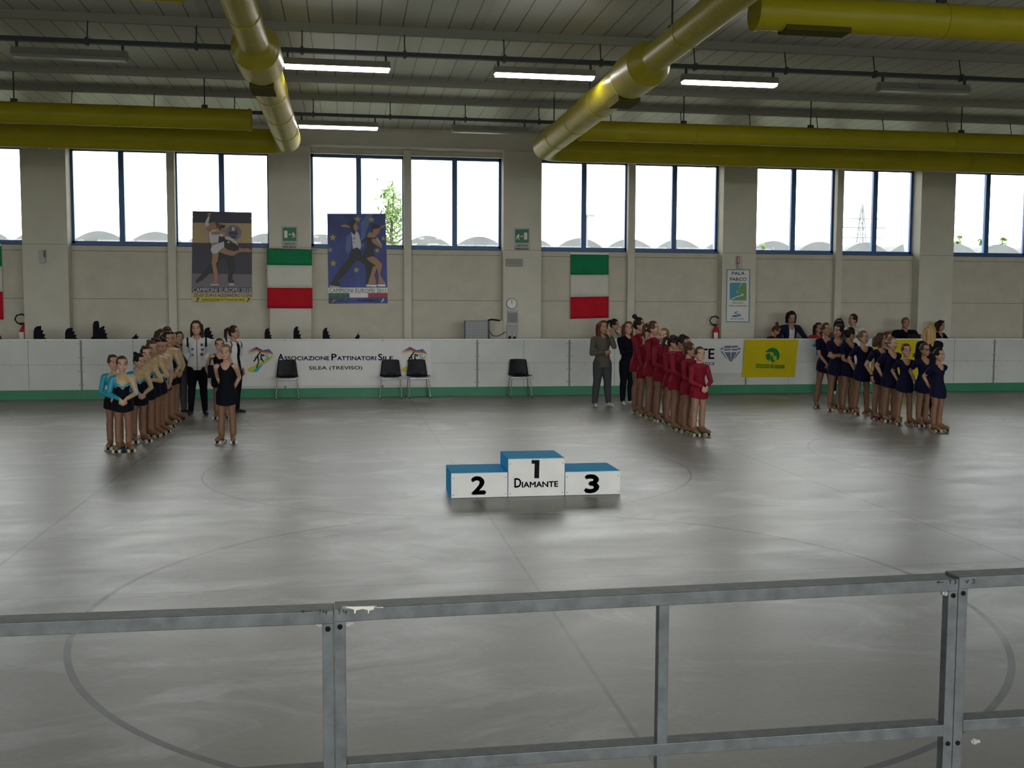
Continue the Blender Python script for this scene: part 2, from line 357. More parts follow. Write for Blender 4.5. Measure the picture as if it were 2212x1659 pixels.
# trees
LEAF = mat('tree_leaves', (.10, .16, .05), .8, noise=.3, nscale=2); BARK = mat('tree_bark', (.06, .05, .04), .9)
def tree(x, y, z0, h, rad, label, n_=900, seed=1, leaf=.22, grp=None):
    rr = np.random.default_rng(seed); r = root('tree', label, 'tree', (x, y, -.1), group=grp)
    t = MB(); t.path([(0, 0, 0), (.1, 0, h * .4), (-.1, .1, h * .7), (0, 0, h * .95)], [h * .022, h * .018, h * .01, h * .003], BARK)
    for k in range(9):
        a = rr.uniform(0, 6.28); zz = h * rr.uniform(.35, .85); L = rad * rr.uniform(.5, .95)
        t.path([(0, 0, zz), (math.cos(a) * L * .5, math.sin(a) * L * .5, zz + L * .3), (math.cos(a) * L, math.sin(a) * L, zz + L * .6)], [h * .008, h * .005, h * .002], BARK, 6)
    t.obj('trunk', r)
    f = MB(); cl = [(rr.normal(0, rad * .42), rr.normal(0, rad * .42), h * rr.uniform(.42, .98)) for _ in range(26)]
    cl = [(a * (1.25 - c_ / h * .95), b_ * (1.25 - c_ / h * .95), c_) for a, b_, c_ in cl]
    for k in range(n_):
        c = cl[rr.integers(len(cl))]; p = Vector(c) + Vector(rr.normal(0, rad * .17, 3)); s = leaf * rr.uniform(.5, 1.2)
        u = Vector(rr.normal(0, 1, 3)).normalized(); w = u.orthogonal().normalized()
        f.add([p - u * s, p - w * s * .5, p + u * s, p + w * s * .5], [(0, 1, 2, 3)], LEAF)
    fo = f.obj('foliage', r)
    return r
def tree_px(px, pytop, pw, Y, *a, **k):
    t_ = at(px, pytop, Y=Y); rad = pw / FPX * Y / 2; return tree(t_.x, Y, 0, t_.z + .1, rad, *a, **k)
tree_px(850, 398, 110, 45, 'tall loose leafy tree outside the window right of the blue poster', n_=800, seed=3, leaf=.13)
tree_px(1648, 523, 22, 100, 'small yellowish bush outside left of the second window from the right', n_=300, seed=4, leaf=.2)
for i, (x, y, w_, lb) in enumerate(((2072, 508, 34, 'small round distant tree nearest the pillar in the far right window'), (2120, 512, 34, 'small distant tree beside the mullion of the far right window'), (2167, 506, 36, 'widest distant tree at the far right window edge'))):
    tree_px(x, y, w_, 175, lb, n_=500, seed=10 + i, leaf=.5, grp='distant trees beyond the sheds')
# pylon
PYL = mat('pylon_grey', (.16, .17, .18), .7)
c = at(1863, 441, Y=260); hp = c.z + .1; g = MB(); s0 = 2.6
lv = [0, .12, .26, .42, .56, .68, .8, .9, 1.0]; wd_ = [2.6, 2.2, 1.8, 1.4, 1.1, .85, .6, .4, .08]
cr_ = [[(sx_ * w_, sy_ * w_, hp * z_) for sx_, sy_ in ((-1, -1), (1, -1), (1, 1), (-1, 1))] for z_, w_ in zip(lv, wd_)]
for i in range(len(lv) - 1):
    for j in range(4):
        g.tube(cr_[i][j], cr_[i + 1][j], .16, PYL, 5); g.tube(cr_[i][j], cr_[i + 1][(j + 1) % 4], .09, PYL, 4); g.tube(cr_[i + 1][j], cr_[i + 1][(j + 1) % 4], .09, PYL, 4)
for z_, L in ((.70, 6.0), (.79, 7.0), (.87, 5)): g.tube((-L, 0, hp * z_), (L, 0, hp * z_), .16, PYL, 5); g.tube((-L, 0, hp * z_), (0, 0, hp * (z_ + .04)), .09, PYL, 4); g.tube((L, 0, hp * z_), (0, 0, hp * (z_ + .04)), .09, PYL, 4)
o = g.obj('power_pylon'); o.location = (c.x, 260, -.1); tag(o, 'distant steel lattice power pylon seen through the window', 'pylon')
# leaning white masts of the neighbouring building
MST = mat('white_mast', (.30, .31, .32), .5)
for (xa, ya, xb, yb, lb) in ((1935, 378, 1962, 545, 'leaning white mast outside the second window from the right'), (1531, 362, 1549, 545, 'leaning white mast half hidden at the right edge of the middle right window')):
    Y = 32; a = at(xa, ya, Y=Y); b_ = at(xb, yb, Y=Y); d = (a - b_); top = a + d * .8; bot = b_ - d * (b_.z + .1) / d.z
    g = MB(); g.tube(bot - Vector((bot.x, Y, bot.z)), top - Vector((bot.x, Y, bot.z)), .11, MST, 16); o = g.obj('mast', smooth=True); o.location = (bot.x, Y, -.1); tag(o, lb, 'mast')
g = MB(); c = at(1268, 463, Y=70); g.tube((0, 0, 0), (0, 0, c.z), .07, PYL, 8); g.box(-.1, .5, -.1, .1, c.z - .05, c.z + .1, PYL); o = g.obj('street_lamp'); o.location = (c.x, 70, -.1); tag(o, 'thin street lamp outside the middle window beside its mullion', 'lamp post')
# ================================================================== CEILING SERVICES
ZD = 5.2
def ring(g, c, axis, r, w, m):
    a = Vector(c); d = Vector(axis).normalized() * w / 2; g.tube(a - d, a + d, r, m, 28)
def hanger(parent, x, y, z0):
    g = MB(); g.tube((x, y, z0), (x, y, CEIL if abs(y - 18.9) > .01 else 5.90), .012, DARKM, 6); g.box(x - .05, x + .05, y - .03, y + .03, z0 - .02, z0 + .05, DARKM); return g.obj('hanger', parent)
def main_duct(xd, side, label):
    r = root('air_duct', label, 'air duct', (xd, 14, ZD), group='yellow main air ducts'); rb, rs = .245, .185
    yc = 14.55; ye = 21.3; xe = XL + .4 if side < 0 else XR - .4
    g = MB(); bend = []
    for k in range(9):
        t = k / 8 * math.pi / 2; bend.append((xd + side * .45 * (1 - math.cos(t)), ye - .45 + .45 * math.sin(t), ZD))
    g.path([(xd, yc, ZD)] + [(xd, yc + k, ZD) for k in range(1, 6)] + bend + [(xe, ye, ZD)], rb, YEL, 32); g.obj('duct_tube', r, smooth=True)
    g = MB(); g.tube((xd, YN + 1, ZD), (xd, yc, ZD), rs, YEL, 32); g.obj('duct_tube', r, smooth=True)
    g = MB(); g.tube((xd, yc - .95, ZD), (xd, yc - .1, ZD), rb + .055, YEL, 32); g.tube((xd, yc - .1, ZD), (xd, yc + .12, ZD), rb + .055, YEL, 32, r2=rb); g.tube((xd, yc - 1.3, ZD), (xd, yc - .95, ZD), rs, YEL, 32, r2=rb + .055); g.obj('collar', r, smooth=True)
    g = MB(); g.box(xd - .16, xd + .16, yc - .02, yc + .55, ZD - rb - .07, ZD - rb + .05, YELD); g.obj('air_grille', r)
    def band(*a): g = MB(); ring(g, *a); g.obj('joint_band', r, smooth=True)
    for y in (16.2, 17.9, 19.6): band((xd, y, ZD), (0, 1, 0), rb + .008, .03, YEL)
    for y in (5.5, 8, 10, 12): band((xd, y, ZD), (0, 1, 0), rs + .008, .03, YEL)
    x = xd + side * 2
    while abs(x) < abs(xe): band((x, ye, ZD), (1, 0, 0), rb + .008, .03, YEL); x += side * 2.5
    for y in (8.5, 12.6, 17.0, 20): hanger(r, xd, y, ZD + .18)
    rebase(r, (xd, 14, ZD)); return r
main_duct(at(622, 300, Z=ZD).x, -1, 'left yellow round air duct with a bend above the windows'); main_duct(at(1160, 330, Z=ZD).x, 1, 'right yellow round air duct crossing the ceiling diagonally and bending along the windows')
def branch(x0, x1, y, rr_, label, hx, grille=None):
    r = root('branch_duct', label, 'air duct', (x0, y, ZD), group='yellow blind-ended branch air ducts')
    g = MB(); g.tube((x0, y, ZD), (x1, y, ZD), rr_, YEL, 32, cap=True); g.obj('duct_tube', r, smooth=True)
    g = MB(); ring(g, (x0, y, ZD), (1, 0, 0), rr_ + .012, .05, YEL)
    s = 1 if x1 > x0 else -1; x = x0 + s * 2.2
    g.obj('end_ring', r, smooth=True)
    while (x < x1) if s > 0 else (x > x1): g = MB(); ring(g, (x, y, ZD), (1, 0, 0), rr_ + .008, .03, YEL); g.obj('joint_band', r, smooth=True); x += s * 2.6
    if grille: g = MB(); g.box(grille, grille + .75, y - .12, y + .12, ZD - rr_ - .012, ZD - rr_ + .06, YELD); g.obj('air_grille', r)
    for x in hx: hanger(r, x, y, ZD + rr_)
    rebase(r, (x0, y, ZD))
branch(at(540, 262, Y=18.9).x, XL + .5, 18.9, .18, 'yellow straight branch duct on the left just above the main duct', (-2.4, -5.5, -9))
branch(at(1253, 280, Y=18.9).x, XR - .5, 18.9, .18, 'yellow straight branch duct on the right just above the main duct', (6.2, 8.7, 11.8, 15))
branch(at(1634, 30, Y=11.05).x, XR - .5, 11.05, .19, 'nearest yellow branch duct with a blunt end at the upper right', (6.6, 9.2, 12), grille=at(1690, 60, Y=11.05).x)
branch(at(388, -25, Y=11.05).x, XL + .5, 11.05, .19, 'nearest yellow branch duct barely showing at the top left edge', (-3, -6))
LAMPH = mat('lamp_housing', (.33, .32, .30), .5, metal=.2); TUBE = mat('lamp_tube_lit', (1, .97, .93), .5, emit=18); TUBEO = mat('lamp_diffuser_unlit', (.35, .35, .33), .3)
Y1, Y2 = 15.35, 20.4
for Y, lb in ((Y1, 'nearer thin dark cable tray running across below the ceiling'), (Y2, 'farther thin dark cable tray running across behind the first one')):
    r = root('cable_tray', lb, 'cable tray', (1.5, Y, 5.56)); g = MB(); g.box(XL + .2, XR - .2, Y - .04, Y + .04, 5.56, 5.62, DARKM); g.obj('tray', r)
    x = -18.0
    while x < 26: g = MB(); g.tube((x, Y, 5.6), (x, Y + .08, 5.90), .009, DARKM, 6); g.box(x - .02, x + .02, Y - .05, Y + .05, 5.54, 5.64, DARKM); g.obj('hanger', r); x += 1.45
    rebase(r, (1.5, Y, 5.56))
def lamp(x0, Y, lit, label):
    r = root('ceiling_lamp', label, 'ceiling lamp', (x0 + .74, Y, 5.35), group='fluorescent lamps under the cable trays')
    g = MB(); g.prism([(Y - .06, 5.475), (Y + .06, 5.475), (Y + .10, 5.375), (Y - .10, 5.375)], 'x', x0, x0 + 1.5, LAMPH); g.obj('housing', r)
    g = MB(); g.prism([(Y - .095, 5.374), (Y + .095, 5.374), (Y + .07, 5.340), (Y - .07, 5.340)], 'x', x0 + .02, x0 + 1.48, TUBE if lit else TUBEO); g.obj('diffuser', r)
    g = MB(); g.box(x0 + .62, x0 + .9, Y - .11, Y - .098, 5.40, 5.45, GREYM); g.obj('gear_box', r)
    for x in (x0 + .06, x0 + 1.44): g = MB(); g.box(x - .015, x + .015, Y - .02, Y + .02, 5.48, 5.57, DARKM); g.obj('bracket', r)
    rebase(r, (x0 + .74, Y, 5.335))
for x0, lit, lb in ((-4.47, 0, 'unlit grey strip lamp at the upper left on the nearer tray'), (-.86, 1, 'lit strip lamp just right of the left yellow duct on the nearer tray'), (2.15, 1, 'lit strip lamp touching the right yellow duct in the picture'), (5.0, 1, 'lit strip lamp right of the right yellow duct'), (8.17, 0, 'unlit grey strip lamp at the upper right on the nearer tray')):
    lamp(x0, Y1, lit, lb)
for x0, lit, lb in ((-4.45, 0, 'unlit strip lamp hidden above the left yellow branch duct'), (-.88, 1, 'lit strip lamp on the farther tray beside the left yellow duct'), (2.02, 0, 'unlit strip lamp on the farther tray between the two yellow ducts'), (8.0, 0, 'unlit strip lamp above the right yellow branch duct'), (11.2, 0, 'unlit strip lamp above the far right end of the branch duct')):
    lamp(x0, Y2, lit, lb)
for Y in (-8.5, -3.5, 1.0, 5.5):  # unseen lamp rows added; those behind the camera lit to brighten the hall
    for x0 in (-7.5, -1.8, 3.6, 9.2): lamp(x0, Y, Y < 0, 'added strip lamp over the spectators, out of view')
# ================================================================== RINK BARRIER
ZT = P(1106, 732, YB)[1]; ZG = P(1106, 835, YB)[1]
r = root('rink_barrier', 'long white rink barrier with a green kick strip along the floor', 'barrier', (1.5, YB, 0))
xj = P(1031, 780, YB)[0]; xj2 = P(1230, 780, YB)[0]; sp_ = xj2 - xj; k0 = int((XL - xj) / sp_) + 1; k1 = int((XR - xj) / sp_) - 1
BOLT = mat('bolt_dark', (.06, .06, .06), .5)
for k in range(k0, k1):
    a = xj + k * sp_; b_ = a + sp_; g = MB(); m_ = (a + b_) / 2
    for (x0, x1) in ((a + .02, m_ - .004), (m_ + .004, b_ - .02)):
        zm = (ZG + ZT) / 2
        g.box(x0, x1, YB, YB + .04, ZG + .0, zm - .003, BARR_W); g.box(x0, x1, YB, YB + .04, zm + .003, ZT - .02, BARR_W)
    g.box(a, b_, YB + .012, YB + .05, ZG, ZT - .02, BARR_S)
    g.obj('board_panel', r, bevel=0)
    g = MB(); g.box(a, b_, YB - .02, YB + .04, 0, ZG, GREEN); g.obj('kick_strip', r)
    g = MB(); g.box(a - .018, a + .018, YB - .006, YB + .03, ZG, ZT - .02, GREYM); g.obj('joint_strip', r)
    g = MB()
    for q_ in range(4):
        for sx_ in (-1, 1): z = ZG + .1 + q_ * (ZT - ZG - .2) / 3; g.box(a + sx_ * .045 - .008, a + sx_ * .045 + .008, YB - .006, YB + .01, z - .008, z + .008, BOLT)
    for q_ in range(1, 6): x = a + q_ * sp_ / 6; g.box(x - .007, x + .007, YB - .005, YB + .01, ZT - .055, ZT - .041, BOLT); g.box(x - .007, x + .007, YB - .005, YB + .01, (ZG + ZT) / 2 - .03, (ZG + ZT) / 2 - .016, BOLT)
    g.obj('bolt_row', r)
g = MB(); g.box(xj + k0 * sp_, xj + k1 * sp_, YB - .012, YB + .11, ZT - .02, ZT, WHITE); g.obj('top_cap', r); g = MB()
for k in range(k0, k1): a = xj + k * sp_; g.box(a - .03, a + .03, YB + .05, YB + .12, 0, ZT - .02, GREYM); g.box(a - .03, a + .03, YB + .05, YB + .45, 0, .04, GREYM)
g.obj('rear_support', r); rebase(r, (1.5, YB, 0))
# ------------------------------------------------------------------ flat artwork helpers (photo pixels -> plane Y)
def shp(g, pts, Y, m, th=.003, tf=None):
    g.c = getattr(g, 'c', -1) + 1; Y0_ = Y; Y = Y - .0003 * g.c; th = th + .0003 * g.c
    q_ = [P(*(tf(p) if tf else p), Y) for p in pts]; g.prism(q_, 'y', Y - th, Y, m)
def star_pts(cx, cy, r_, k=5, q_=.42, rot=-90):
    return [(cx + (r_ if i % 2 == 0 else r_ * q_) * math.cos(R(rot + i * 180 / k)), cy + (r_ if i % 2 == 0 else r_ * q_) * math.sin(R(rot + i * 180 / k))) for i in range(2 * k)]
def disc(cx, cy, rx, ry=None, n_=28): ry = ry or rx; return [(cx + rx * math.cos(2 * math.pi * i / n_), cy + ry * math.sin(2 * math.pi * i / n_)) for i in range(n_)]
def textpx(name, body, m, x0, y0, x1, y1, Y, parent=None, bold=0, th=.002, shear=0):
    a = P(x0, y1, Y); b_ = P(x1, y0, Y); return text(name, body, m, a[0], b_[0], a[1], b_[1], Y, parent, bold, th, shear)
def smallcaps(name, words, m, x0, x1, ybase, hbig, hs, Y, parent, wts):
    """words: list of (bigletter, rest); wts: pixel spans"""
    obs = []
    for (bgl, rest), (a, b_, c_) in zip(words, wts):
        obs.append(textpx('t', bgl, m, a, ybase - hbig, b_, ybase, Y, bold=.03)); 
        if rest: obs.append(textpx('t', rest, m, b_ + 1, ybase - hs, c_, ybase, Y, bold=.04))
    return merge(name, obs, parent)
# ------------------------------------------------------------------ barrier banners
YBN = YB - .014
def banner(label, x0, y0, x1, y1, m, cat='banner', name='banner', wav=.006, skew=0, group=None, thick=.004):
    a = P(x0, y1, YBN); b_ = P(x1, y0, YBN); NX, NZ_ = 26, 8; vs = []; fs = []
    for j in range(NZ_ + 1):
        for i in range(NX + 1):
            u, v = i / NX, j / NZ_; x = a[0] + (b_[0] - a[0]) * u + skew * (1 - v); z = a[1] + (b_[1] - a[1]) * v
            vs.append((x, YBN - .004 - wav * (1 + math.sin(u * 17 + v * 3)) * .5, z))
    for j in range(NZ_):
        for i in range(NX): k = j * (NX + 1) + i; fs.append((k, k + 1, k + NX + 2, k + NX + 1))
    rt_ = root(name, label, cat, ((a[0] + b_[0]) / 2, YBN, a[1]), group=group)
    g = MB(); g.add(vs, fs, m); g.add([(x, y + thick, z) for x, y, z in vs], [f[::-1] for f in fs], m); o = g.obj('sheet', rt_, smooth=True); return rt_, YBN - .006 - wav
rb_, yt = banner('wide white banner of the Sile skating association with two mountain logos', 521, 736, 932, 834, CLOTHW, wav=.004)
GR_ = mat('logo_green', (.02, .30, .12), .6); RDI = mat('ink_red', (.42, .03, .05), .6); YLI = mat('ink_yellow', (.60, .55, .03), .6); LBI = mat('ink_light_blue', (.04, .35, .52), .6)
def aps_logo(dx, parent):
    tf = lambda p: (510 + p[0] / 4.916 + dx, 720 + p[1] / 4.916)
    g = MB()
    shp(g, [(112, 200), (215, 143), (285, 180), (350, 167), (405, 225), (350, 185), (290, 192), (215, 160)], yt, NAVYI, tf=tf)
    shp(g, [(112, 215), (215, 160), (290, 194), (350, 186), (400, 228), (345, 204), (290, 204), (215, 178)], yt, RDI, tf=tf)
    shp(g, [(110, 235), (215, 180), (290, 206), (345, 206), (375, 222), (290, 216), (215, 196)], yt, YLI, tf=tf)
    shp(g, [(385, 225), (385, 262), (350, 290), (290, 320), (240, 360), (180, 410), (135, 408), (118, 395), (130, 370), (200, 340), (290, 290), (350, 262), (368, 240)], yt, YLI, tf=tf)
    shp(g, [(350, 292), (290, 325), (225, 408), (160, 410), (200, 385), (240, 350), (300, 310)], yt - .002, LBI, tf=tf)
    for L_ in ([(270, 190), (252, 196), (180, 300), (196, 300)], [(232, 225), (222, 228), (232, 290), (243, 288)], [(198, 262), (198, 254), (240, 250), (240, 258)], [(262, 218), (274, 218), (268, 285), (258, 285)], [(262, 225), (262, 216), (302, 228), (302, 238)], [(262, 250), (262, 242), (302, 230), (302, 240)], [(312, 225), (322, 222), (330, 250), (320, 254)], [(322, 226), (322, 220), (350, 222), (350, 230)], [(322, 252), (322, 246), (348, 246), (348, 254)], [(340, 248), (350, 248), (346, 275), (336, 275)], [(306, 276), (306, 268), (346, 266), (346, 275)], [(240, 285), (250, 282), (225, 365), (212, 370)], [(262, 262), (272, 260), (296, 300), (286, 305)]):
        shp(g, L_, yt - .004, INK if L_[0][0] < 300 else LBI, tf=tf)
    g.obj('logo', parent)
aps_logo(0, rb_); aps_logo(332, rb_)
S_ = lambda x: 510 + x / 4.916
smallcaps('lettering', [('A', 'SSOCIAZIONE'), ('P', 'ATTINATORI'), ('S', 'ILE')], NAVYI, 0, 0, 720 + 288 / 4.916, 14.5, 9.5, yt, rb_, [(S_(443), S_(508), S_(990)), (S_(1012), S_(1068), S_(1487)), (S_(1508), S_(1555), S_(1668))])
textpx('lettering', 'SILEA (TREVISO)', NAVYI, S_(775), 720 + 346 / 4.916, S_(1340), 720 + 398 / 4.916, yt, rb_, bold=.015)
rebase(rb_, rb_.location.copy())
rb_, yt = banner('white banner with slate diamonds at both ends behind the red skaters', 1339, 735, 1605, 807, CLOTHW, wav=.004)
DIA = mat('ink_slate', (.13, .14, .24), .6)
def diamond(dx, parent):
    tf = lambda p: (1500 + p[0] / 5.35 + dx, 520 + p[1] / 5.35); g = MB()
    for L_ in ([(340, 1228), (360, 1213), (425, 1213), (425, 1240), (350, 1240)], [(432, 1213), (498, 1213), (515, 1230), (432, 1238)], [(303, 1245), (335, 1230), (330, 1255), (300, 1262)], [(518, 1235), (542, 1250), (512, 1262), (500, 1255)], [(345, 1250), (420, 1250), (420, 1266), (340, 1270)], [(430, 1250), (508, 1250), (490, 1270), (430, 1266)], [(303, 1275), (325, 1280), (378, 1370), (368, 1365)], [(347, 1288), (415, 1288), (422, 1400), (412, 1395)], [(428, 1288), (490, 1288), (436, 1390), (426, 1400)], [(535, 1275), (510, 1282), (458, 1365), (470, 1360)]):
        shp(g, L_, yt, DIA, tf=tf)
    g.obj('diamond_emblem', parent)
diamond(0, rb_); diamond(-217, rb_)
textpx('lettering', 'DIAMANTE', INK, 1392, 753, 1543.5, 776, yt, rb_, bold=.018); textpx('lettering', 'artistica', INK, 1496, 780, 1543.5, 789, yt, rb_)
rebase(rb_, rb_.location.copy())
YBAN = mat('banner_yellow', (.58, .47, .01), .7, noise=.05, nscale=4); EMB = mat('emblem_green', (.015, .20, .06), .7)
def yellow_banner(x0, x1, y0, y1, skew, label, emb):
    rb_, yt = banner(label, x0, y0, x1, y1, YBAN, wav=.02, skew=skew, group='yellow club banners on the barrier')
    if emb:
        tf = lambda p: (1560 + p[0] / 8.508, 640 + p[1] / 8.508); g = MB()
        shp(g, [(795, 1080), (860, 1040), (890, 1070), (890, 1120), (860, 1190), (820, 1160)], yt, EMB, tf=tf)
        shp(g, [(770, 1005), (830, 1000), (880, 955), (940, 945), (1010, 975), (1050, 1040), (1055, 1110), (1030, 1170), (1000, 1160), (1010, 1110), (985, 1090), (960, 1100), (945, 1040), (900, 1020), (840, 1030)], yt, EMB, tf=tf)
        shp(g, [(905, 1110), (935, 1080), (930, 1140), (975, 1190), (945, 1215), (920, 1205), (885, 1160)], yt, EMB, tf=tf)
        g.obj('emblem', rb_)
        g = MB(); GT = mat('lettering_green', (.12, .26, .02), .7)
        for i in range(24):
            if i in (11, 15): continue
            a = 628 + i * 21.7; shp(g, [(a, 1240 + i), (a + 17, 1240 + i), (a + 17, 1315 + i * .6), (a, 1315 + i * .6)], yt, GT, tf=tf, th=.002)
            shp(g, [(a + 6, 1262 + i), (a + 12, 1262 + i), (a + 12, 1296), (a + 6, 1296)], yt - .002, YBAN, tf=tf, th=.001)
        g.obj('lettering', rb_)
    rebase(rb_, rb_.location.copy())
yellow_banner(1607, 1724, 733, 815, -.06, 'yellow banner with a round green emblem left of the navy skaters', 1)
yellow_banner(1882, 1984, 733, 816, 0, 'yellow banner partly hidden behind the navy skaters', 0)
g = MB(); BC = mat('cloth_blue', (.01, .26, .62), .7)
tf = lambda p: (1560 + p[0] / 8.508, 640 + p[1] / 8.508)
g.prism([P(*tf(p), YBN - .01) for p in ((1650, 920), (1690, 870), (1780, 855), (1810, 880), (1800, 940), (1770, 1010), (1750, 1080), (1725, 1075), (1735, 990), (1720, 930))], 'y', YBN - .05, YBN, BC)
o = g.obj('cloth', bevel=.01); c = at(1765, 765, Y=YBN); rebase_mesh(o, (c.x, YBN, c.z)); tag(o, 'small bright blue cloth hanging on the barrier beside the navy skaters', 'cloth')
# ------------------------------------------------------------------ podium
def podium(px0, px1, ytop, num, label, word=None):
    y0 = 10.65; a = at(px0, 1073, Y=y0).x; b_ = at(px1, 1073, Y=y0).x; h = P((px0 + px1) / 2, ytop, y0)[1]; d = .58
    a += .004; b_ -= .004
    r = root('podium_block', label, 'podium', ((a + b_) / 2, y0, 0), group='three-step winners podium')
    g = MB(); g.box(a, b_, y0 + .018, y0 + d, 0, h, PODB); g.obj('box_body', r, bevel=.003)
    g = MB(); g.box(a, b_, y0, y0 + .016, .004, h - .004, WHITE); g.obj('front_panel', r, bevel=.002)
    for x in (a + .02, b_ - .02):
        for z in (.035, h - .055): g = MB(); g.ball((x, y0 - .001, z), (.006, .003, .006), GREYM, 8, 5); g.obj('screw', r)
    return r, y0 - .001
r2_, y_ = podium(974, 1097, 1021, '2', 'lower left podium block with a black number 2'); textpx('number', '2', INK, 1017, 1028, 1050, 1069, y_, r2_, bold=.055); rebase(r2_, r2_.location.copy())
r1_, y_ = podium(1097, 1220, 990, '1', 'tallest middle podium block with the number 1 and the word DIAMANTE')
g = MB(); X1 = lambda x: 940 + x / 5.267; Z1 = lambda y: 950 + y / 5.267
g.prism([P(X1(x), Z1(y), y_) for x, y in ((1097, 230), (1187, 230), (1182, 437), (1128, 437), (1133, 272), (1097, 272))], 'y', y_ - .002, y_, INK); g.obj('number', r1_)
smallcaps('lettering', [('D', 'IAMANTE')], INK, 0, 0, Z1(545), 21, 14.5, y_, r1_, [(X1(900), X1(980), X1(1400))]); rebase(r1_, r1_.location.copy())
r3_, y_ = podium(1220, 1340, 1018, '3', 'lower right podium block with a black number 3'); textpx('number', '3', INK, 1262, 1024, 1295, 1066, y_, r3_, bold=.055); rebase(r3_, r3_.location.copy())
# ------------------------------------------------------------------ chairs
def make_chair():
    r = root('plastic_chair', 'x', 'chair'); s = MB(); NX, NS = 10, 16; vs = []; fs = []
    prof = [(-.22, .455), (-.20, .462), (-.12, .45), (0, .44), (.10, .437), (.17, .445), (.205, .475), (.22, .53), (.235, .60), (.25, .68), (.262, .75), (.27, .80), (.274, .815)]
    for i, (y, z) in enumerate(prof):
        t = i / (len(prof) - 1); hw = .235 if t < .45 else .235 - (t - .45) * .11
        if t > .95: hw -= .02
        for j in range(NX + 1):
            u = j / NX * 2 - 1; vs.append((u * hw, y + (-.03 * u * u if t > .5 else 0), z + (.025 * u * u if t < .5 else 0)))
    n_ = len(prof)
    for i in range(n_ - 1):
        for j in range(NX): k = i * (NX + 1) + j; fs.append((k, k + 1, k + NX + 2, k + NX + 1))
    s.add(vs, fs, BLK); o = s.obj('seat_shell', r, smooth=True); m = o.modifiers.new('solid', 'SOLIDIFY'); m.thickness = .008
    for sx_ in (-1, 1):
        for (ya, yb) in ((-.17, -.24), (.15, .24)):
            g = MB(); g.tube((sx_ * .20, ya, .425), (sx_ * .235, yb, .012), .0115, CHROME, 12); g.tube((sx_ * .235, yb, 0), (sx_ * .236, yb, .02), .014, BLK, 12); g.obj('leg', r, smooth=True)
    g = MB()
    for sx_ in (-1, 1): g.tube((sx_ * .20, -.17, .425), (sx_ * .20, .15, .425), .0115, CHROME, 10)
    g.tube((-.20, -.17, .425), (.20, -.17, .425), .0115, CHROME, 10); g.tube((-.20, .15, .425), (.20, .15, .425), .0115, CHROME, 10); g.obj('seat_frame', r, smooth=True)
    return r
def copy_tree(o, parent=None):
    c = o.copy(); COL.objects.link(c); c.parent = parent
    for ch in [q_ for q_ in list(COL.objects) if q_.parent == o]: copy_tree(ch, c)
    return c
ch0 = make_chair()
for i, (px, py, rz, lb) in enumerate(((621, 861, 3, 'black plastic chair standing alone in front of the association banner lettering'), (844, 859, -2, 'left chair of the pair in front of the banner'), (903, 858, 4, 'right chair of the pair in front of the banner'), (1125, 858, 0, 'black plastic chair in front of the plain white barrier panels'))):
    o = ch0 if i == 0 else copy_tree(ch0); c = at(px, py, Z=0); o.location = (c.x, min(c.y + .24, YB - .34), 0); o.rotation_euler = (0, 0, R(rz)); o['label'] = lb; o['group'] = 'black chairs along the barrier'
# ------------------------------------------------------------------ guard rail in front
YR = 3.1; RZ = .040
rails = [(-560, 721, 1341, 1318, 'left', 640), (721, 2071, 1318, 1250, 'middle', None), (2071, 3400, 1250, 1184, 'right', None)]
def P3(px, py, Y=YR): v = at(px, py, Y=Y); return v.x, v.z
ztop = {}
def rail_panel(px0, px1, py0, py1, midpost, label, zl, zr, zml, zmr):
    x0 = P3(px0, py0)[0] + .0008; x1 = P3(px1, py1)[0] - .0008
    r = root('guard_rail', label, 'guard rail', ((x0 + x1) / 2, YR, 0), group='galvanised rail panels bolted end to end')
    def bar(xa, za, xb, zb, nm): # slanted box
        g = MB(); h = RZ; RD = .085 if nm == 'top_rail' else .062
        vs = [(xa, YR, za - h), (xa, YR + RD, za - h), (xa, YR + RD, za), (xa, YR, za), (xb, YR, zb - h), (xb, YR + RD, zb - h), (xb, YR + RD, zb), (xb, YR, zb)]
        g.add(vs, [(0, 1, 2, 3), (4, 7, 6, 5), (0, 4, 5, 1), (1, 5, 6, 2), (2, 6, 7, 3), (3, 7, 4, 0)], STEEL); return g.obj(nm, r, bevel=.003)
    bar(x0, zl, x1, zr, 'top_rail')
    w = .034; xm = [x0 + w / 2, x1 - w / 2] + ([P3(midpost, 1600)[0]] if midpost else [])
    f = lambda x, a, b_: a + (b_ - a) * (x - x0) / (x1 - x0)
    for x in xm:
        g = MB(); g.box(x - w / 2, x + w / 2, YR + .002, YR + RZ - .002, 0, f(x, zl, zr) - RZ, STEEL); g.obj('post', r, bevel=.003)
    bar(x0 + w, zml, x1 - w, zmr, 'mid_rail')
    bar(x0 + w, .14, x1 - w, .14, 'bottom_rail')
    for x, z in ((x0 + w / 2, f(x0, zl, zr) - RZ - .015), (x1 - w / 2, f(x1, zl, zr) - RZ - .015), (x1 - w / 2, .55), (x0 + w / 2, .55)):
        g = MB(); g.tube((x, YR - .0005, z), (x, YR + .003, z), .008, INK, 16); g.obj('bolt_hole', r)
    rebase(r, ((x0 + x1) / 2, YR, 0)); return r, f, x0, x1
def zt(px, py): return P3(px, py)[1]
zA = zt(721, 1319); zA2 = zt(721, 1318); zB = zt(2071, 1251)
mA = zt(721, 1655); mB = zt(2040, 1566)
rail_panel(-640, 721, 1341, 1318, None, 'left galvanised rail panel, its corner marked 14 with an arrow', zA + .005, zA - .001, mA - .02, mA - .01)
rail_panel(721, 2072, 1318, 1250, 1431, 'middle galvanised rail panel with white paint drips on its top rail', zA + .004, zB, mA + .002, mB)
